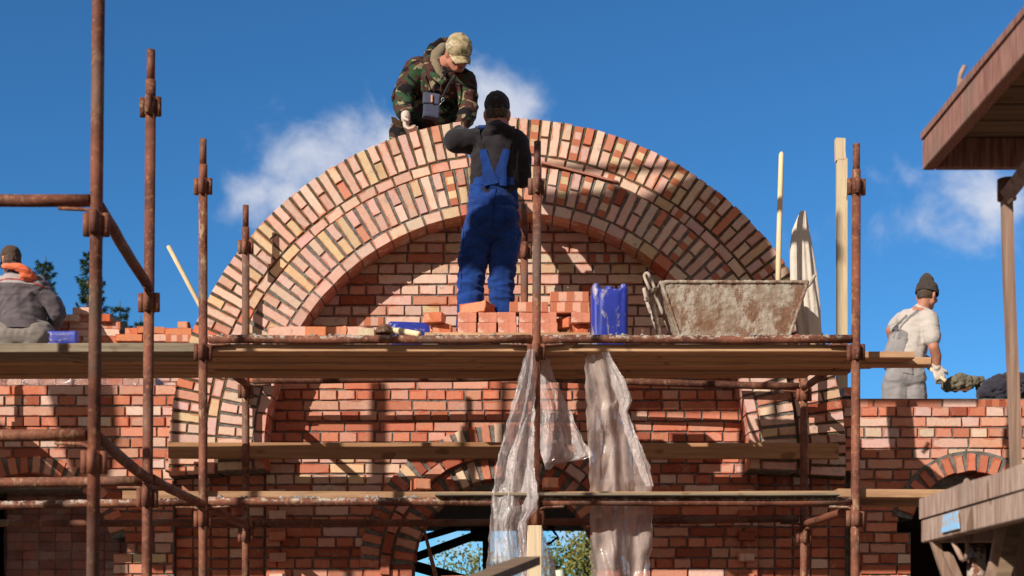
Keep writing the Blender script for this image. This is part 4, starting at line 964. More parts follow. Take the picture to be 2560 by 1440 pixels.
def m_plastic(name, col, alpha, rough=.16, milky=.5, bsc=22, bst=.9):
    k = NT(name); k.t.nodes.remove(k.b); n_ = k.t.nodes.new
    df = n_('ShaderNodeBsdfTranslucent'); dd = n_('ShaderNodeBsdfDiffuse'); gl = n_('ShaderNodeBsdfGlossy'); tr = n_('ShaderNodeBsdfTransparent')
    tr.inputs[0].default_value = (.96, .90, .88, 1); gl.inputs['Roughness'].default_value = rough
    for x in (df, dd): x.inputs[0].default_value = (*col, 1)
    b1 = n_('ShaderNodeBump'); b1.inputs['Strength'].default_value = bst; b1.inputs['Distance'].default_value = .02
    k.l(k.math('ADD', k.noise(bsc, 4, .6, vec=(1, 1, .55), dist=1.2), k.math('MULTIPLY', k.noise(bsc*3.3, 3, .6, dist=.6), .35)), b1.inputs['Height'])
    for x in (gl, dd, df): k.l(b1.outputs[0], x.inputs['Normal'])
    a1 = n_('ShaderNodeMixShader'); a1.inputs[0].default_value = .68; k.l(df.outputs[0], a1.inputs[1]); k.l(dd.outputs[0], a1.inputs[2])
    a2 = n_('ShaderNodeMixShader'); w = k.noise(4, 5, .6, vec=(2.2, 2.2, .5)); k.l(k.step(w, .3, .7, alpha*.45, min(1, alpha*1.35)), a2.inputs[0]); k.l(tr.outputs[0], a2.inputs[1]); k.l(a1.outputs[0], a2.inputs[2])
    fr = n_('ShaderNodeFresnel'); fr.inputs[0].default_value = 1.5; k.l(b1.outputs[0], fr.inputs[1])
    a3 = n_('ShaderNodeMixShader'); k.l(k.math('MULTIPLY', k.math('ADD', k.math('MULTIPLY', fr.outputs[0], .8), .03), k.step(k.noise(7, 3, .5, off=(2, 2, 2)), .45, .62, .25, 1.0), clamp=True), a3.inputs[0]); k.l(a2.outputs[0], a3.inputs[1]); k.l(gl.outputs[0], a3.inputs[2])
    k.l(a3.outputs[0], k.o.inputs[0]); return k.m
PLAS = m_plastic('clear_plastic_film', (.95, .85, .84), .62, .15, bsc=20); PLASB = m_plastic('dusty_plastic_film', (.82, .66, .60), .56, .24, bsc=9, bst=.45); PLAS2 = m_plastic('stretch_wrap', (.6, .5, .5), .25, .12, bsc=14)
stack(-3.55, 11.2, 1.42+G, 14, 3, 8, 'stack of new bricks wrapped in clear plastic on the wall top under the left deck', 3)
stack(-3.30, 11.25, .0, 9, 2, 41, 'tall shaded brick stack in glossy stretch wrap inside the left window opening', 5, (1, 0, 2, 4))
# ---------------------------------------------------------------- hanging plastic sheets
def sheet(name, Y, rows_, mat, label, seed, folds=9, amp=.035, sub=None, n=70, crumple=1.0, parent=None, par_label=None):
    """rows_: (photo y, left x, right x, depth offset) from top to bottom"""
    m = MB(); rings_ = []
    ys_ = []
    for (a, b_) in zip(rows_, rows_[1:]):
        st_ = max(2, int((b_[0]-a[0])/5))
        for q in range(st_): t = q/st_; ys_.append([a[i]+(b_[i]-a[i])*t for i in range(4)])
    ys_.append(list(rows_[-1]))
    for (py, xl, xr, dy) in ys_:
        rg = []
        for i in range(n+1):
            t = i/n; u = t*folds; a_ = amp*(.35+.65*min(1, (py-rows_[0][0])/220))
            uu = u+.9*math.sin(py*.009+seed)+(py-1000)*.0016*(t-.4)*folds*.3; wv = noise.noise(Vector((uu*.5+seed, py*.003, seed)))*1.9+.30*(1-2*abs(noise.noise(Vector((uu*1.1+.4*math.sin(py*.012), py*.005, seed+4)))))+.5*noise.noise(Vector((t*3+py*.006, py*.013, seed+7)))+crumple*.34*(1-2*abs(noise.noise(Vector((uu*3.1+py*.01, py*.033, seed+9)))))+crumple*.12*noise.noise(Vector((uu*8, py*.09, seed+5)))
            ed = noise.noise(Vector((py*.045, seed, 0)))*4.5*(1 if t in (0, 1) else .3)
            rg.append(at(xl+(xr-xl)*t+ed+noise.noise(Vector((u*1.3, py*.01, seed+2)))*3, py, Y)+Vector((0, dy+a_*wv, 0)))
        rings_.append(rg)
    m.loft(rings_, False, False)
    o = m.build(name, mat, parent)
    return o
ps = thing('plastic_sheet', at(1330, 890, 8.74), 'torn clear plastic film draped from the middle pole down over both ledgers', 'plastic sheet')
sheet('film', 8.60, [(872, 1318, 1338, .0), (900, 1309, 1340, 0), (960, 1293, 1338, 0), (1050, 1270, 1336, -.02), (1130, 1248, 1336, -.02), (1200, 1236, 1338, -.02), (1245, 1228, 1345, -.03), (1275, 1226, 1340, -.03), (1305, 1225, 1318, -.02), (1350, 1222, 1318, 0), (1400, 1217, 1318, 0), (1475, 1220, 1330, 0)], PLAS, '', 3, 6, .06, crumple=.30, parent=ps)
sheet('torn_flap', 8.82, [(868, 1338, 1352, .0), (900, 1340, 1374, 0), (940, 1342, 1388, .02), (1000, 1345, 1416, .03), (1060, 1347, 1440, .04), (1100, 1348, 1462, .05), (1128, 1352, 1480, .05), (1136, 1354, 1486, .05), (1146, 1358, 1462, .05), (1158, 1362, 1390, .05), (1172, 1364, 1376, .05)], PLAS, '', 8, 5, .06, crumple=.45, parent=ps)
sheet('tail', 8.80, [(1310, 1348, 1352, 0), (1340, 1349, 1362, 0), (1400, 1350, 1384, 0), (1475, 1352, 1402, 0)], PLAS, '', 12, 4, .03, n=20, parent=ps)
pd = thing('plastic_sheet', at(1530, 870, 8.76), 'long dusty pinkish plastic sheet hanging straight down right of the middle pole', 'plastic sheet')
sheet('film', 8.765, [(866, 1461, 1512, .0), (900, 1462, 1530, 0), (960, 1464, 1562, .0), (1000, 1464, 1577, .0), (1020, 1466, 1566, .0), (1080, 1468, 1585, .03), (1140, 1471, 1612, .05), (1200, 1474, 1630, .06), (1260, 1477, 1637, .1), (1340, 1478, 1636, .1), (1420, 1479, 1630, .1), (1480, 1480, 1625, .1)], PLASB, '', 21, 5, .06, crumple=.05, parent=pd)
sheet('edge_film', 8.70, [(866, 1498, 1515, .0), (900, 1510, 1532, 0), (960, 1528, 1566, .0), (1000, 1545, 1580, .0), (1030, 1548, 1570, .0), (1100, 1570, 1597, .0), (1160, 1590, 1622, .0), (1215, 1612, 1634, .0)], PLAS, '', 27, 3, .02, n=16, parent=pd)
# ---------------------------------------------------------------- blue cans
BLUEP = m_plain('blue_plastic', (.018, .045, .48), .38, .25, 5, bump=.12, bsc=14)
def _can_mat():
    k = NT('scuffed_blue_plastic'); a = k.noise(6, 5, .6); s = k.noise(9, 6, .75, vec=(1, 1, .35), dist=1.0, off=(3, 3, 3))
    c = k.mix(k.step(a, .3, .7), (.014, .028, .25), (.022, .042, .38)); c = k.mix(k.step(s, .52, .60, 0, .7), c, (.42, .35, .33)); k.base(c); k.rough(.42); k.b.inputs['Specular IOR Level'].default_value = .5
    k.bump(a, .2, .01); return k.m
CANM = _can_mat()
def can_meshes():
    b = Blob(); hw, hd_, H = .108, .085, .40
    m = MB(); rings_ = []
    for z, s_ in ((0, .94), (.02, 1), (.36, 1), (.385, .93), (.392, .86)):
        rg = []
        for i in range(48):
            a = 2*math.pi*i/48; ca, sa = math.cos(a), math.sin(a); p = .42
            gx = hw*s_*math.copysign(abs(ca)**p, ca); gy = hd_*s_*math.copysign(abs(sa)**p, sa)
            gr = 0.006*(1 if (abs(abs(gx)-.065) < .012 and z > .02 and z < .37) else 0)
            rg.append(Vector((gx, gy*(1-gr*12), z)))
        rings_.append(rg)
    m.loft(rings_); b.addmb(m)
    for s_ in (-1, 1):
        b.chain([(Vector((s_*.082, -.045, .36)), .026), (Vector((s_*.082, -.045, .405)), .026), (Vector((s_*.082, .045, .405)), .026), (Vector((s_*.082, .045, .36)), .026)])
        b.limb(Vector((s_*.045, 0, .365)), .028, Vector((s_*.082, 0, .388)), .026)
    body = b.skin('can_body', CANM, None, .007, 3)
    m = MB(); m.tube([Vector((0, 0, .375)), Vector((0, 0, .418))], .026, 18); m.tube([Vector((0, 0, .392)), Vector((0, 0, .398))], .031, 18)
    neck = m.mesh('cap_ring', CANM)
    bm_ = body.data.copy(); bm_.transform(Matrix.Translation(body.location)); bpy.data.objects.remove(body)
    return bm_, neck
cb, cn = can_meshes()
def can(loc, rot, label, sc=1.0):
    t = bpy.data.objects.new('jerrycan', None); COL.objects.link(t); t.location = loc; t.rotation_euler = rot; t.scale = (sc,)*3; tag(t, label, 'jerrycan')
    for nm, me in (('can_body', cb), ('screw_neck', cn)):
        o = bpy.data.objects.new(nm, me); COL.objects.link(o); o.parent = t
p = at(1523, 887, 9.02); can((p.x, 9.05, ZD+.046), (0, 0, R(4)), 'scuffed bright blue plastic can standing upright beside the brick pile', 1.06)
p = at(1068, 840, 9.42); can((p.x+.12, 9.5, hz(842, 9.42)+.0), (0, R(-90), R(10)), 'dark blue plastic can lying on its side behind the trowel handle', .9)
p = at(116, 868, 12.6); can((p.x+.27, 12.62, hz(847, 12.62)), (0, R(-90), R(0)), 'blue plastic can lying on the left beside the seated man', .60)
m = MB(); m.box((at(118, 0, 12.6).x-.1, 12.40, hz(858, 12.55)-.055), (at(300, 0, 12.6).x, 12.85, hz(858, 12.55)-.02)); 
# ---------------------------------------------------------------- mortar trough
tg = thing('mortar_trough', at(1830, 884, 9.2), 'big rusty steel trough caked with grey mortar standing on the right of the deck', 'mortar trough')
kt = NT('mortar_caked_steel'); a = kt.noise(5, 6, .65); s = kt.noise(7, 7, .75, vec=(1.5, 1, .75), off=(1, 8, 2)); u = kt.noise(30, 5, .7)
c = kt.mix(kt.step(a, .36, .62), (.33, .27, .21), (.20, .105, .065)); c = kt.mix(kt.step(s, .44, .58, 0, .85), c, (.44, .385, .325)); c = kt.mix(kt.step(u, .58, .7, 0, .6), c, (.27, .12, .06)); c = kt.mix(kt.step(kt.noise(60, 4), .62, .7, 0, .5), c, (.16, .12, .09))
kt.base(c); kt.rough(.9); kt.bump(kt.math('ADD', kt.math('MULTIPLY', s, 1.5), kt.math('ADD', u, kt.noise(75, 4))), .6, .010)
z0, z1 = ZD+.05, hz(704, 8.92)
yf, ybk = 8.93, 9.27; xl0, xl1 = at(1653, 0, yf).x, at(1718, 0, yf).x; xr1, xr0 = at(1962, 0, yf).x, at(2019, 0, yf).x
T = [Vector((xl0, yf, z1)), Vector((xr0, yf, z1)), Vector((xr0, ybk, z1-.0)), Vector((xl0, ybk, z1))]
Bt = [Vector((xl1, yf+.06, z0)), Vector((xr1, yf+.06, z0)), Vector((xr1, ybk-.04, z0)), Vector((xl1, ybk-.04, z0))]
def slab(bl, q, th):
    n_ = (q[1]-q[0]).cross(q[3]-q[0]).normalized()*th; m = MB(); m.prism(q, n_); bl.addmb(m)
cen = sum(T+Bt, Vector())/8
for nm, (i, j), sd_ in (('front_panel', (0, 1), 1), ('right_panel', (1, 2), 2), ('back_panel', (2, 3), 3), ('left_panel', (3, 0), 4)):
    b = Blob(); slab(b, [Bt[i], Bt[j], T[j], T[i]], -.022 if ((Bt[j]-Bt[i]).cross(T[i]-Bt[i])).dot(cen-Bt[i]) < 0 else .022)
    b.skin(nm, kt.m, tg, .010, 1, rough=.0045)
m = MB(); m.prism([Bt[0], Bt[1], Bt[2], Bt[3]], Vector((0, 0, .02))); m.build('bottom_panel', kt.m, tg)
b = Blob()
for (i, j) in ((0, 1), (1, 2), (2, 3), (3, 0)): b.limb(T[i], .014, T[j], .014)
b.limb(T[0], .014, Bt[0], .012).limb(T[1], .014, Bt[1], .012).limb(T[3], .014, Bt[3], .012)
b.skin('rim', kt.m, tg, .009, 1, rough=.004)
mh = m_plain('mortar_splashed_rod', (.38, .31, .25), .85, .3, 20)
def loopy(pts, r, name='handle', par=tg, mat=mh):
    P_ = [Vector(p) for p in pts]; o_ = []
    for i in range(len(P_)-1):
        p0, p1, p2, p3 = P_[max(i-1, 0)], P_[i], P_[i+1], P_[min(i+2, len(P_)-1)]
        for q in range(5):
            t = q/5; o_.append(.5*((2*p1)+(-p0+p2)*t+(2*p0-5*p1+4*p2-p3)*t*t+(-p0+3*p1-3*p2+p3)*t*t*t))
    o_.append(P_[-1]); m = MB(); m.tube(o_, r, 8); return m.build(name, mat, par)
loopy([at(1628, 730, 9.1), at(1616, 705, 9.12), at(1611, 690, 9.14), at(1616, 683, 9.15), at(1623, 688, 9.12), at(1637, 722, 9.0)], .010)
loopy([at(1610, 722, 9.3), at(1618, 755, 9.25), at(1630, 790, 9.2), at(1650, 845, 9.1)], .013)
loopy([at(2018, 716, 9.2), at(2026, 708, 9.2), at(2037, 688, 9.2)], .011)
b = Blob(); b.limb(T[0]+Vector((-.06, .15, -.03)), .02, Bt[0]+Vector((-.10, .15, -.0)), .02).limb(T[0]+Vector((-.03, .1, -.02)), .02, T[0]+Vector((-.07, .2, -.06)), .02); b.skin('brace', kt.m, tg, .008, 1, rough=.006)
b = Blob()                                       # mortar left inside
for i in range(7): b.sph(Vector((xl0+.16+i*.095, 9.10, z1-.14+.015*math.sin(i*2.1))), .07, (1, 1.5, .8))
b.skin('mortar_filling', M['mortar'], tg, .02, 2, rough=.01)
# shovel handle standing in the trough, rod with cloth, sawn post, stick
m = MB(); m.tube([at(1944, 790, 9.12), at(1947, 620, 9.17), at(1951, 470, 9.2), at(1953.5, 386, 9.21), at(1954, 380, 9.21)], [.0175, .0172, .0168, .0165, .008], 14)
tag(m.build('tool_handle', M['stick']), 'long smooth wooden handle standing upright in the right end of the trough', 'tool handle')
m = MB(); m.tube([at(436, 655, 10.9)+Vector((.35, 0, -.62)), at(496, 757, 10.9), at(421, 616, 10.9), at(420.5, 614, 10.9)], [.017, .017, .0165, .009], 14)
tag(m.build('tool_handle', M['stick']), 'slanting wooden tool handle leaning behind the left foot of the arch', 'tool handle')
m = MB(); m.box((at(2091, 0, 10.9).x, 10.86, 1.42+G), (at(2116.5, 0, 10.9).x, 10.92, hz(400, 10.9)), .002)
m2 = [at(2091, 400.2, 10.86), at(2116, 400.2, 10.86), at(2113.5, 372, 10.86), at(2114, 350, 10.86), at(2113, 345, 10.86), at(2090, 344, 10.86)]
m.prism(m2, Vector((0, .06, 0))); tag(m.build('timber_post', M['post']), 'tall pale sawn timber post standing right of the arch', 'timber post')
rod = m = MB(); m.tube([at(2020, 905, 9.42), at(2003, 540, 9.42)], .020, 12); tag(m.build('steel_rod', M['rust']), 'thin rusty rod carrying the hanging beige cloth behind the trough', 'rod')
m = MB(); rings_ = []; NR = 90
for j in range(60):
    t = j/59; py = 528+(318)*t; KY = ((528, 2001, 2015), (545, 1993, 2018), (575, 1981, 2022), (610, 1976, 2028), (650, 1975, 2034), (700, 1977, 2040), (770, 1986, 2048), (850, 1996, 2052))
    q_ = max(i for i in range(7) if KY[i][0] <= py+.01); f2 = (py-KY[q_][0])/(KY[q_+1][0]-KY[q_][0]); xl_, xr_ = (KY[q_][i]+(KY[q_+1][i]-KY[q_][i])*f2 for i in (1, 2)); cx_ = (xl_+xr_)/2; w = (xr_-xl_)/2/1.08
    rg = []
    for i in range(NR):
        a = 2*math.pi*i/NR; f_ = 1+(.10+.22*t)*math.sin(a*7+1.6*math.sin(t*3.3))*(.6+.4*math.sin(a*2+1))+.05*math.sin(a*13+t*4)
        hem = -(.025*math.sin(a*5)+.05*math.cos(a+.9)+.03*math.sin(a*2))*max(0, (t-.7)/.3)
        rg.append(at(cx_+w*f_*math.cos(a), py, 9.41)+Vector((0, w*f_*.62*math.sin(a)*9.4/F, hem+.004*noise.noise(Vector((a*3, t*9, 0))))))
    rings_.append(rg)
m.loft(rings_, True, False); m.add(rings_[0], [tuple(range(NR))])
clo = m.build('cloth', m_cloth('beige_cloth', (.64, .56, .48), .08, fold=.35)); tag(clo, 'long beige cloth draped in folds over the rod behind the trough', 'cloth')
# things on the deck: offcut, bucket trowel
m = MB(); m.box(at(896, 842, 8.72)+Vector((0, -.04, -.012)), at(938, 824, 8.72)+Vector((0, .16, 0)), .004); tag(m.build('board_offcut', M['post']), 'short splintered board offcut lying across the front ledger', 'board')
sk = thing('scoop', at(1000, 835, 8.85), 'mortar scoop with a worn wooden handle lying on the deck behind the ledger', 'scoop')
m = MB(); m.tube([at(985, 826, 8.80), at(1000, 828, 8.76), at(1030, 833, 8.70), at(1047, 837, 8.66), at(1050, 838, 8.655)], [.016, .021, .019, .022, .012], 14); m.build('handle', M['stick'], sk)
m = MB(); rings_ = []
for j in range(12):
    t = j/11; w = .075*math.sin(math.pi*(.08+.84*t))**.5; rings_.append([at(940+46*t, 840, 8.84)+Vector((0, w*1.6*math.cos(a), w*.95*math.sin(a))) for a in [math.pi*i/12 for i in range(13)]]+[at(940+46*t, 840, 8.84)+Vector((0, w*1.5*math.cos(a), w*.88*math.sin(a))) for a in [math.pi*i/12 for i in range(12, -1, -1)]])
m.loft(rings_); m.build('scoop_bowl', M['rustd'], sk)
m = MB(); m.tube([at(982+3*math.cos(t), 826+9*math.sin(t), 8.80) for t in [i*.7 for i in range(10)]], .0045, 6); m.build('ferrule', m_plain('dull_steel', (.35, .38, .40), .5, metal=.6), sk)
# thin straight lath lying on the arch ledge
m = MB(); m.prism([at(1354, 402, 10.2), at(1546, 452, 10.2), at(1548, 457, 10.2), at(1354, 407.5, 10.2)], Vector((0, .06, 0))); tag(m.build('lath', m_plain('red_brown_lath', (.40, .17, .12), .8)), 'thin reddish lath lying on the seam between the two arch rings', 'lath')
# dark coat on the wall at the right
b = Blob(); c = at(2498, 985, 10.9)
for x, z, r_ in ((-.10, .0, .06), (-.06, .05, .06), (0, .06, .08), (.08, .08, .08), (.16, .09, .07), (.1, .0, .08), (.0, .0, .07), (.2, .03, .08)): b.sph(c+Vector((x, .0, z)), r_, (1, 1.5, 1))
tag(b.skin('coat', m_cloth('dark_coat_cloth', (.035, .032, .045)), None, .008, 2, .020, (14, 14, 22), 3), 'crumpled dark blue coat lying on the right wall top', 'coat')
# ---------------------------------------------------------------- portal: lumber and steel inside
st = thing('steel_truss', (-.2, 12.2, G), 'black rusty steel truss seen against the sky through the portal', 'truss')
def bar(p, q, w, name='bar', mat='black', par=st): m = MB(); m.tube([p, q], w, 4, True, False); return m.build(name, M[mat], par)
bar(at(1000, 1362, 12), at(1190, 1305, 12), .028); bar(at(1000, 1407, 12), at(1225, 1325, 12), .036); bar(at(1000, 1405, 12), at(1160, 1450, 12), .045); bar(at(1216, 1300, 12), at(1216, 1500, 12), .032)
m = MB(); m.box(at(1176, 1352, 12), at(1222, 1300, 12)+Vector((0, .1, 0))); m.build('gusset_plate', M['black'], st)
bar(at(1374, 1300, 12), at(1378, 1322, 12), .03); m = MB(); m.tube([at(1378, 1320, 12), at(1390, 1336, 12), at(1395, 1342, 12), at(1378, 1356, 12), at(1366, 1362, 12)], .011, 6); m.build('chain', M['black'], st)
m = MB(); m.prism([at(1055, 1318, 10.75), at(1062, 1318, 10.75), at(1103, 1470, 10.75), at(1090, 1470, 10.75)], Vector((0, .03, 0))); tag(m.build('leaning_board', M['board']), 'narrow brown board leaning inside the left jamb of the portal', 'board')
m = MB(); m.box((at(1318, 0, 8.58).x, 8.56, 0), (at(1354.5, 0, 8.58).x, 8.62, hz(1314, 8.58)), .003); tag(m.build('timber_prop', M['post']), 'pale upright timber prop under the middle pole', 'timber prop')
m = MB(); q0 = at(1100, 1490, 4.6); q1 = at(1321, 1402, 5.5); dz_ = Vector((0, 0, .016)); dw = Vector((.045, -.02, 0)); m.loft([[p-dz_-dw, p-dz_+dw, p+dz_+dw, p+dz_-dw] for p in (q0, q0.lerp(q1, .5), q1)], sm=False); tag(m.build('timber_beam', M['slat']), 'blurred dark timber end pointing in from the bottom edge', 'timber')
m = MB(); m.tube([at(1398, 1425, 7), at(1404, 1470, 7)], .02, 10); tag(m.build('pipe_end', m_plain('white_plastic', (.6, .62, .5), .5)), 'small white pipe end at the bottom edge by the tree', 'pipe')
# ---------------------------------------------------------------- near right: trestle platform with two timber decks
tp = thing('trestle_platform', (2.4, 5, 0), 'weathered red timber trestle platform with two decks at the right edge', 'trestle platform')
YP = 5.8; kx = F/YP
def deck(xpx, ybot, ytop, cap_t, wd, depth, wood):
    x0 = (xpx-1280)/kx; zb = hz(ybot, YP); zt_ = hz(ytop, YP)
    m = MB(); m.box((x0, YP-depth, zb), (x0+.05, YP, zt_), .004); m.build('side_board', M[wood], tp)
    m = MB()
    n = 16; pts = []
    for i in range(n+1):
        y_ = YP-depth*i/n; pts.append([Vector((x0-.008+.006*noise.noise(Vector((i*.9, 0, 3))), y_, zt_+.003)), Vector((x0+.08, y_, zt_+.003)), Vector((x0+.08, y_, zt_+cap_t+.006*noise.noise(Vector((i*.7, 2, 1))))), Vector((x0-.008+.006*noise.noise(Vector((i*.9, 0, 3))), y_, zt_+cap_t+.008*noise.noise(Vector((i*.8, 5, 1)))))])
    m.loft(pts, sm=False); m.build('cap_board', M[wood], tp)
    m = MB(); m.box((x0+.052, YP-.04, zb), (x0+1.6, YP-.002, zt_), .003); m.build('end_board', M[wood], tp)
    for q in range(int(depth/.17)):
        m = MB(); y_ = YP-.22-q*.17; m.box((x0+.052, y_-.075, zt_-.03), (x0+1.6, y_+.075, zt_-.003), .003); m.build('deck_slat', M['slat'], tp)
    m = MB(); m.box((x0+.052, YP-depth, zt_+.001), (x0+1.6, YP-.001, zt_+.02)); m.build('deck_sheet', M['slat'], tp)
    m = MB(); m.box((x0+.45, YP-depth, zb+.02), (x0+.52, YP-.05, zt_-.035)); m.build('bearer', M['slat'], tp)
    return x0
x0 = deck(2306, 426, 352, .03, 1.6, 4.6, 'oldx'); deck(2303, 1357, 1300, .085, 1.6, 4.6, 'oldg')
# posts
Yq = 5.6
m = MB(); pts = [at(2516, 470, Yq), at(2522, 700, Yq), at(2535, 1000, Yq), at(2549, 1440, Yq), at(2560, 1900, Yq)]
m.loft([[p+Vector((-.018, -.02, 0)), p+Vector((.018, -.02, 0)), p+Vector((.018, .02, 0)), p+Vector((-.018, .02, 0))] for p in pts], sm=False); m.build('post', M['oldz'], tp)
m = MB(); m.tube([at(2517, 448, Yq), at(2517, 500, Yq)], .036, 14); m.build('post_collar', M['rustd'], tp)
m = MB(); m.prism([at(2512, 470, 5.5), at(2600, 350, 5.2), at(2630, 380, 5.2), at(2532, 500, 5.5)], Vector((0, .05, 0))); m.build('strut', M['oldz'], tp)
m = MB(); m.tube([at(2441, 1362, 5.55), at(2441, 1600, 5.55), at(2441, 2400, 5.55)], .035, 16); m.build('leg', M['rustl'], tp)
for q in ([at(2334, 1345, 5.70), at(2366, 1440, 5.7), at(2400, 1540, 5.7)], [at(2366, 1380, 5.65), at(2392, 1440, 5.65), at(2430, 1520, 5.65)], [at(2505, 1305, 5.3), at(2487, 1400, 5.35), at(2450, 1540, 5.4)]):
    m = MB(); m.loft([[p+Vector((-.018, -.012, 0)), p+Vector((.018, -.012, 0)), p+Vector((.018, .012, 0)), p+Vector((-.018, .012, 0))] for p in q], sm=False); m.build('brace', M['oldz'], tp)
m = MB(); m.loft([[at(x, y, 5.2), at(x+38, y, 5.2), at(x+38, y, 5.24), at(x, y, 5.24)] for x, y in ((2522, 1300), (2490, 1440), (2470, 1560))], sm=False); m.build('brace', M['slat'], tp)
hk = m_plain('splashed_hook', (.34, .22, .17), .8, .3, 15)
loopy([at(2408, 1290, 5.5), at(2407, 1250, 5.5), at(2410, 1215, 5.5), at(2417, 1200, 5.5), at(2425, 1215, 5.5), at(2427, 1250, 5.5), at(2424, 1290, 5.5)], .0075, 'lifting_loop', tp, hk)
loopy([at(2404, 250, 5.45), at(2398, 225, 5.45), at(2401, 190, 5.45), at(2412, 165, 5.45)], .009, 'lifting_loop', tp, hk); loopy([at(2402, 200, 5.45), at(2412, 240, 5.45), at(2414, 290, 5.45)], .010, 'lifting_loop', tp, hk)
m = MB(); m.tube([at(2384, 1355, 5.5), at(2403, 1395, 5.5), at(2411, 1402, 5.5)], .010, 8); m.tube([at(2413, 1402, 5.5), at(2418, 1375, 5.5), at(2416, 1340, 5.5)], .008, 8); m.build('latch', hk, tp)
kp = NT('flaking_blue_paint'); kp.base(kp.mix(kp.step(kp.noise(30, 5, .6), .50, .6), (.30, .58, .90), (.50, .42, .36))); kp.rough(.85)
pp = at(2384, 1325, 5.62); xs = (2303-1280)/kx-.010
m = MB(); m.prism([Vector((xs, 5.50, hz(1342, 5.7))), Vector((xs, 5.28, hz(1342, 5.7))), Vector((xs, 5.30, hz(1300, 5.7)+.0)), Vector((xs, 5.48, hz(1300, 5.7)))], Vector((.004, 0, 0))); m.build('paint_patch', kp.m, tp)
# ---------------------------------------------------------------- unseen blockers added beyond the frame, cut to the shade outlines they cast
def shade(poly, Yc, name, label, cat, mat, th=.01, Yw=10.40):
    s_ = SUN/SUN.y; m = MB(); m.prism([at(x, y, Yw)-s_*(Yw-Yc) for x, y in poly], Vector((0, th, 0))); return tag(m.build(name, mat), label, cat)
SUN_BLOCK = m_cloth('sun_blocker_cloth', (.25, .27, .22))  # plain cloth for the unseen blockers
shade([(1400, 545), (1560, 540), (1765, 448), (1850, 490), (1930, 590), (1962, 700), (1890, 930), (1880, 1010), (1440, 1010), (1425, 960), (1580, 850), (1590, 735), (1480, 655)], Y1, 'sun_blocker', 'large unseen sheet added to shade the right half of the arch', 'sun_blocker', SUN_BLOCK)  # added blocker, outline shaped to darken the right side of the arch
shade([(910, 940), (946, 940), (946, 1215), (910, 1215)], 7.36, 'timber_post', 'unseen upright strip added to cast a shadow band on the tympanum', 'timber post', M['post'], .03)  # invented upright, added out of view to cast the dark vertical band
shade([(2100, 985), (2450, 985), (2450, 1012), (2100, 1012)], 7.2, 'sun_blocker_strip', 'unseen level strip added to shade the top of the right wall', 'board', M['plank'], .03, 10.6)  # added out of view to darken the top course
shade([(-250, 900), (0, 1055), (215, 1245), (290, 1290), (296, 1460), (-250, 1460)], 6.8, 'sun_blocker', 'unseen sheet added to shade the lower left wall and window', 'sun_blocker', SUN_BLOCK)  # added blocker that keeps the left opening and lower wall in shade
shade([(105, 945), (262, 945), (275, 1080), (240, 1235), (190, 1230), (150, 1100)], 7.0, 'sun_blocker_patch', 'unseen patch added to cast a curved shadow on the left wall', 'blocker_patch', SUN_BLOCK, .08)  # added out of view, shaped for the curved shadow on the left wall
shade([(430, 955), (620, 1100), (780, 1225), (640, 1225), (510, 1112), (395, 985)], 7.36, 'plank', 'sloping plank leaning left of the picture on the near scaffold', 'plank', M['plank'], .04) if False else None
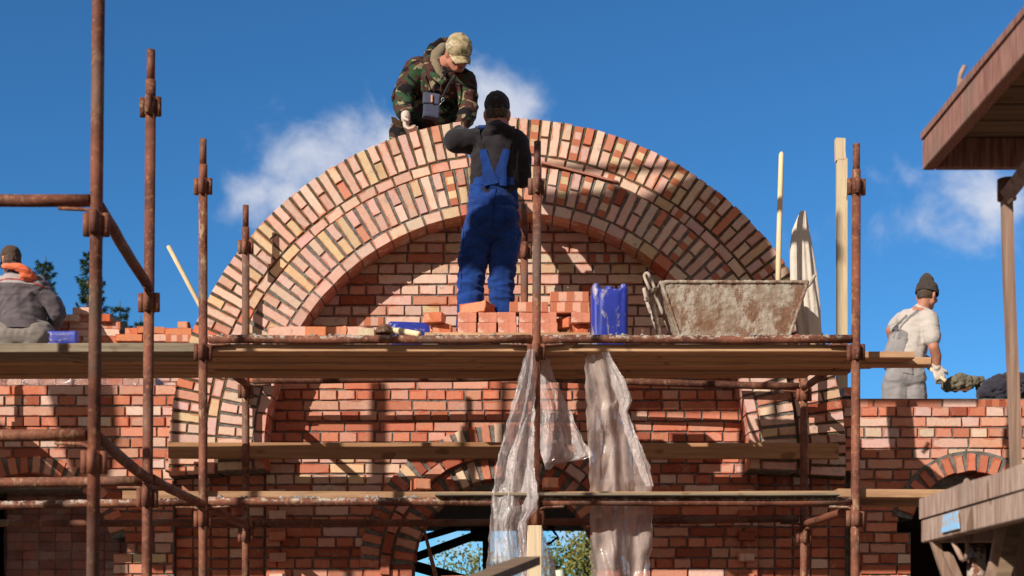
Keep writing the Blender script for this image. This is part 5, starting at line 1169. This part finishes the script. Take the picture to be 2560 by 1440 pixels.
# ---------------------------------------------------------------- trees
LEAFD = m_plain('spruce_needles', (.035, .075, .028), .8, .5, 3, bump=0); LEAFO = m_plain('spruce_cones', (.28, .12, .05), .8, .3, 3, bump=0); BARK = m_plain('bark', (.12, .085, .06), .9)
kb = NT('birch_leaves'); kb.base(kb.mix(kb.step(kb.noise(2.0, 3), .4, .6), (.06, .10, .02), (.20, .19, .05))); kb.rough(.7); LEAFB = kb.m
def spruce(x, Y, ytop, H, label, seed, W_=.22):
    r = random.Random(seed); base_ = at(x, ytop, Y); top_z = base_.z; t = thing('spruce_tree', (base_.x, Y, top_z-H), label, 'tree', 'spruces behind the left end')
    m = MB(); m.tube([Vector((base_.x, Y, max(0, top_z-H))), Vector((base_.x, Y, top_z-1)), Vector((base_.x, Y, top_z))], [.16, .05, .012], 8); m.build('trunk', BARK, t)
    m = MB(); mc = MB(); z = top_z-.25
    def tuft(p, d, L):
        d = d.normalized()
        for q in range(7):
            n_ = Vector((r.gauss(0, 1), r.gauss(0, 1), r.gauss(0, 1))); e_ = (d*1.1+n_*.55).normalized(); s_ = e_.cross(Vector((r.gauss(0, 1), r.gauss(0, 1), r.gauss(0, 1)))).normalized()*.014
            m.add([p-s_, p+s_, p+e_*L], [(0, 1, 2)])
    while z > top_z-6.0:
        dist = top_z-z; nb = r.randint(4, 6); ln = .14+W_*dist+r.uniform(-.06, .08)
        for k_ in range(nb):
            a = 2*math.pi*(k_+r.random()*.6)/nb; L = ln*r.uniform(.65, 1.2); p0 = Vector((base_.x, Y, z+r.uniform(-.08, .08))); n_ = max(4, int(L/.07)); prev = p0
            for q in range(1, n_+1):
                s_ = q/n_; p = p0+Vector((math.cos(a)*L*s_, math.sin(a)*L*s_, -.28*L*math.sin(s_*2.2)+.30*L*s_*s_)); dd = p-prev
                tuft(p, dd, .11); 
                if q > n_*.3:
                    sidev = Vector((-math.sin(a), math.cos(a), 0))
                    for sg in (-1, 1):
                        l2 = .16*(1-s_*.6); 
                        for w in range(3): tuft(p+(sidev*sg+dd.normalized()*.8-Vector((0, 0, .35))).normalized()*l2*(w+1)/3*1.3, sidev*sg+dd*3-Vector((0, 0, .4)), .09)
                prev = p
            if r.random() < .5 and dist < 4.0 and dist > .5:
                c = p0+Vector((math.cos(a), math.sin(a), 0))*L*.5-Vector((0, 0, .1)); mc.tube([c, c-Vector((0, 0, .08)), c-Vector((0, 0, .16))], [.018, .026, .01], 6)
        z -= r.uniform(.16, .26)
    m.build('crown', LEAFD, t); tag(mc.build('cones', LEAFO, t), kind='stuff')
spruce(114, 42, 640, 13, 'spruce top with cones just right of the seated man', 1, .12); spruce(228, 40, 612, 13, 'tallest spruce top half hidden by the nearest pole', 2, .15)
spruce(300, 44, 752, 12, 'small spruce tip right of the nearest pole', 3, .13); spruce(352, 46, 790, 11, 'lowest spruce tip between the two left poles', 4, .13)
def leafy(x, Y, ytop, Rr, label, seed, dens=1.0):
    r = random.Random(seed); top_ = at(x, ytop, Y); t = thing('leafy_tree', (top_.x, Y, 0), label, 'tree', 'trees behind the portal')
    m = MB(); m.tube([Vector((top_.x, Y, 0)), Vector((top_.x, Y, top_.z-.6))], [.12, .03], 8)
    m2 = MB(); 
    for c_ in range(int(46*dens)):
        a = r.random()*6.283; rr_ = Rr*math.sqrt(r.random()); z = top_.z-r.random()**.8*(top_.z-.6)*.95; sc_ = min(1, .25+(top_.z-z)/1.2)
        c = Vector((top_.x+math.cos(a)*rr_*sc_, Y+math.sin(a)*rr_*sc_, z)); b0 = Vector((top_.x, Y, max(.3, z-.5))); m.tube([b0, b0.lerp(c, .6)+Vector((0, 0, .05)), c], [.022, .012, .004], 5, False)
        for q in range(75):
            p = c+Vector((r.gauss(0, .15), r.gauss(0, .15), r.gauss(0, .12))); u1 = Vector((r.gauss(0, 1), r.gauss(0, 1), r.gauss(0, 1))).normalized(); v1 = u1.cross(Vector((r.gauss(0, 1), 1, 0))).normalized(); l = r.uniform(.022, .038)
            m2.add([p-u1*l, p+v1*l*.55, p+u1*l, p-v1*l*.55], [(0, 1, 2, 3)])
    m.build('trunk', BARK, t); m2.build('crown', LEAFB, t)
leafy(1475, 20, 1325, .62, 'green and yellow leafy tree in the right half of the portal', 11, 3.4); leafy(1395, 22, 1372, .5, 'lower leafy bush beside the timber prop in the portal', 12, 1.6)
leafy(1195, 21, 1345, .5, 'leafy tree behind the truss in the left half of the portal', 13, .9); leafy(1105, 23, 1362, .45, 'sparse thin tree left in the portal behind the truss', 14, .22)
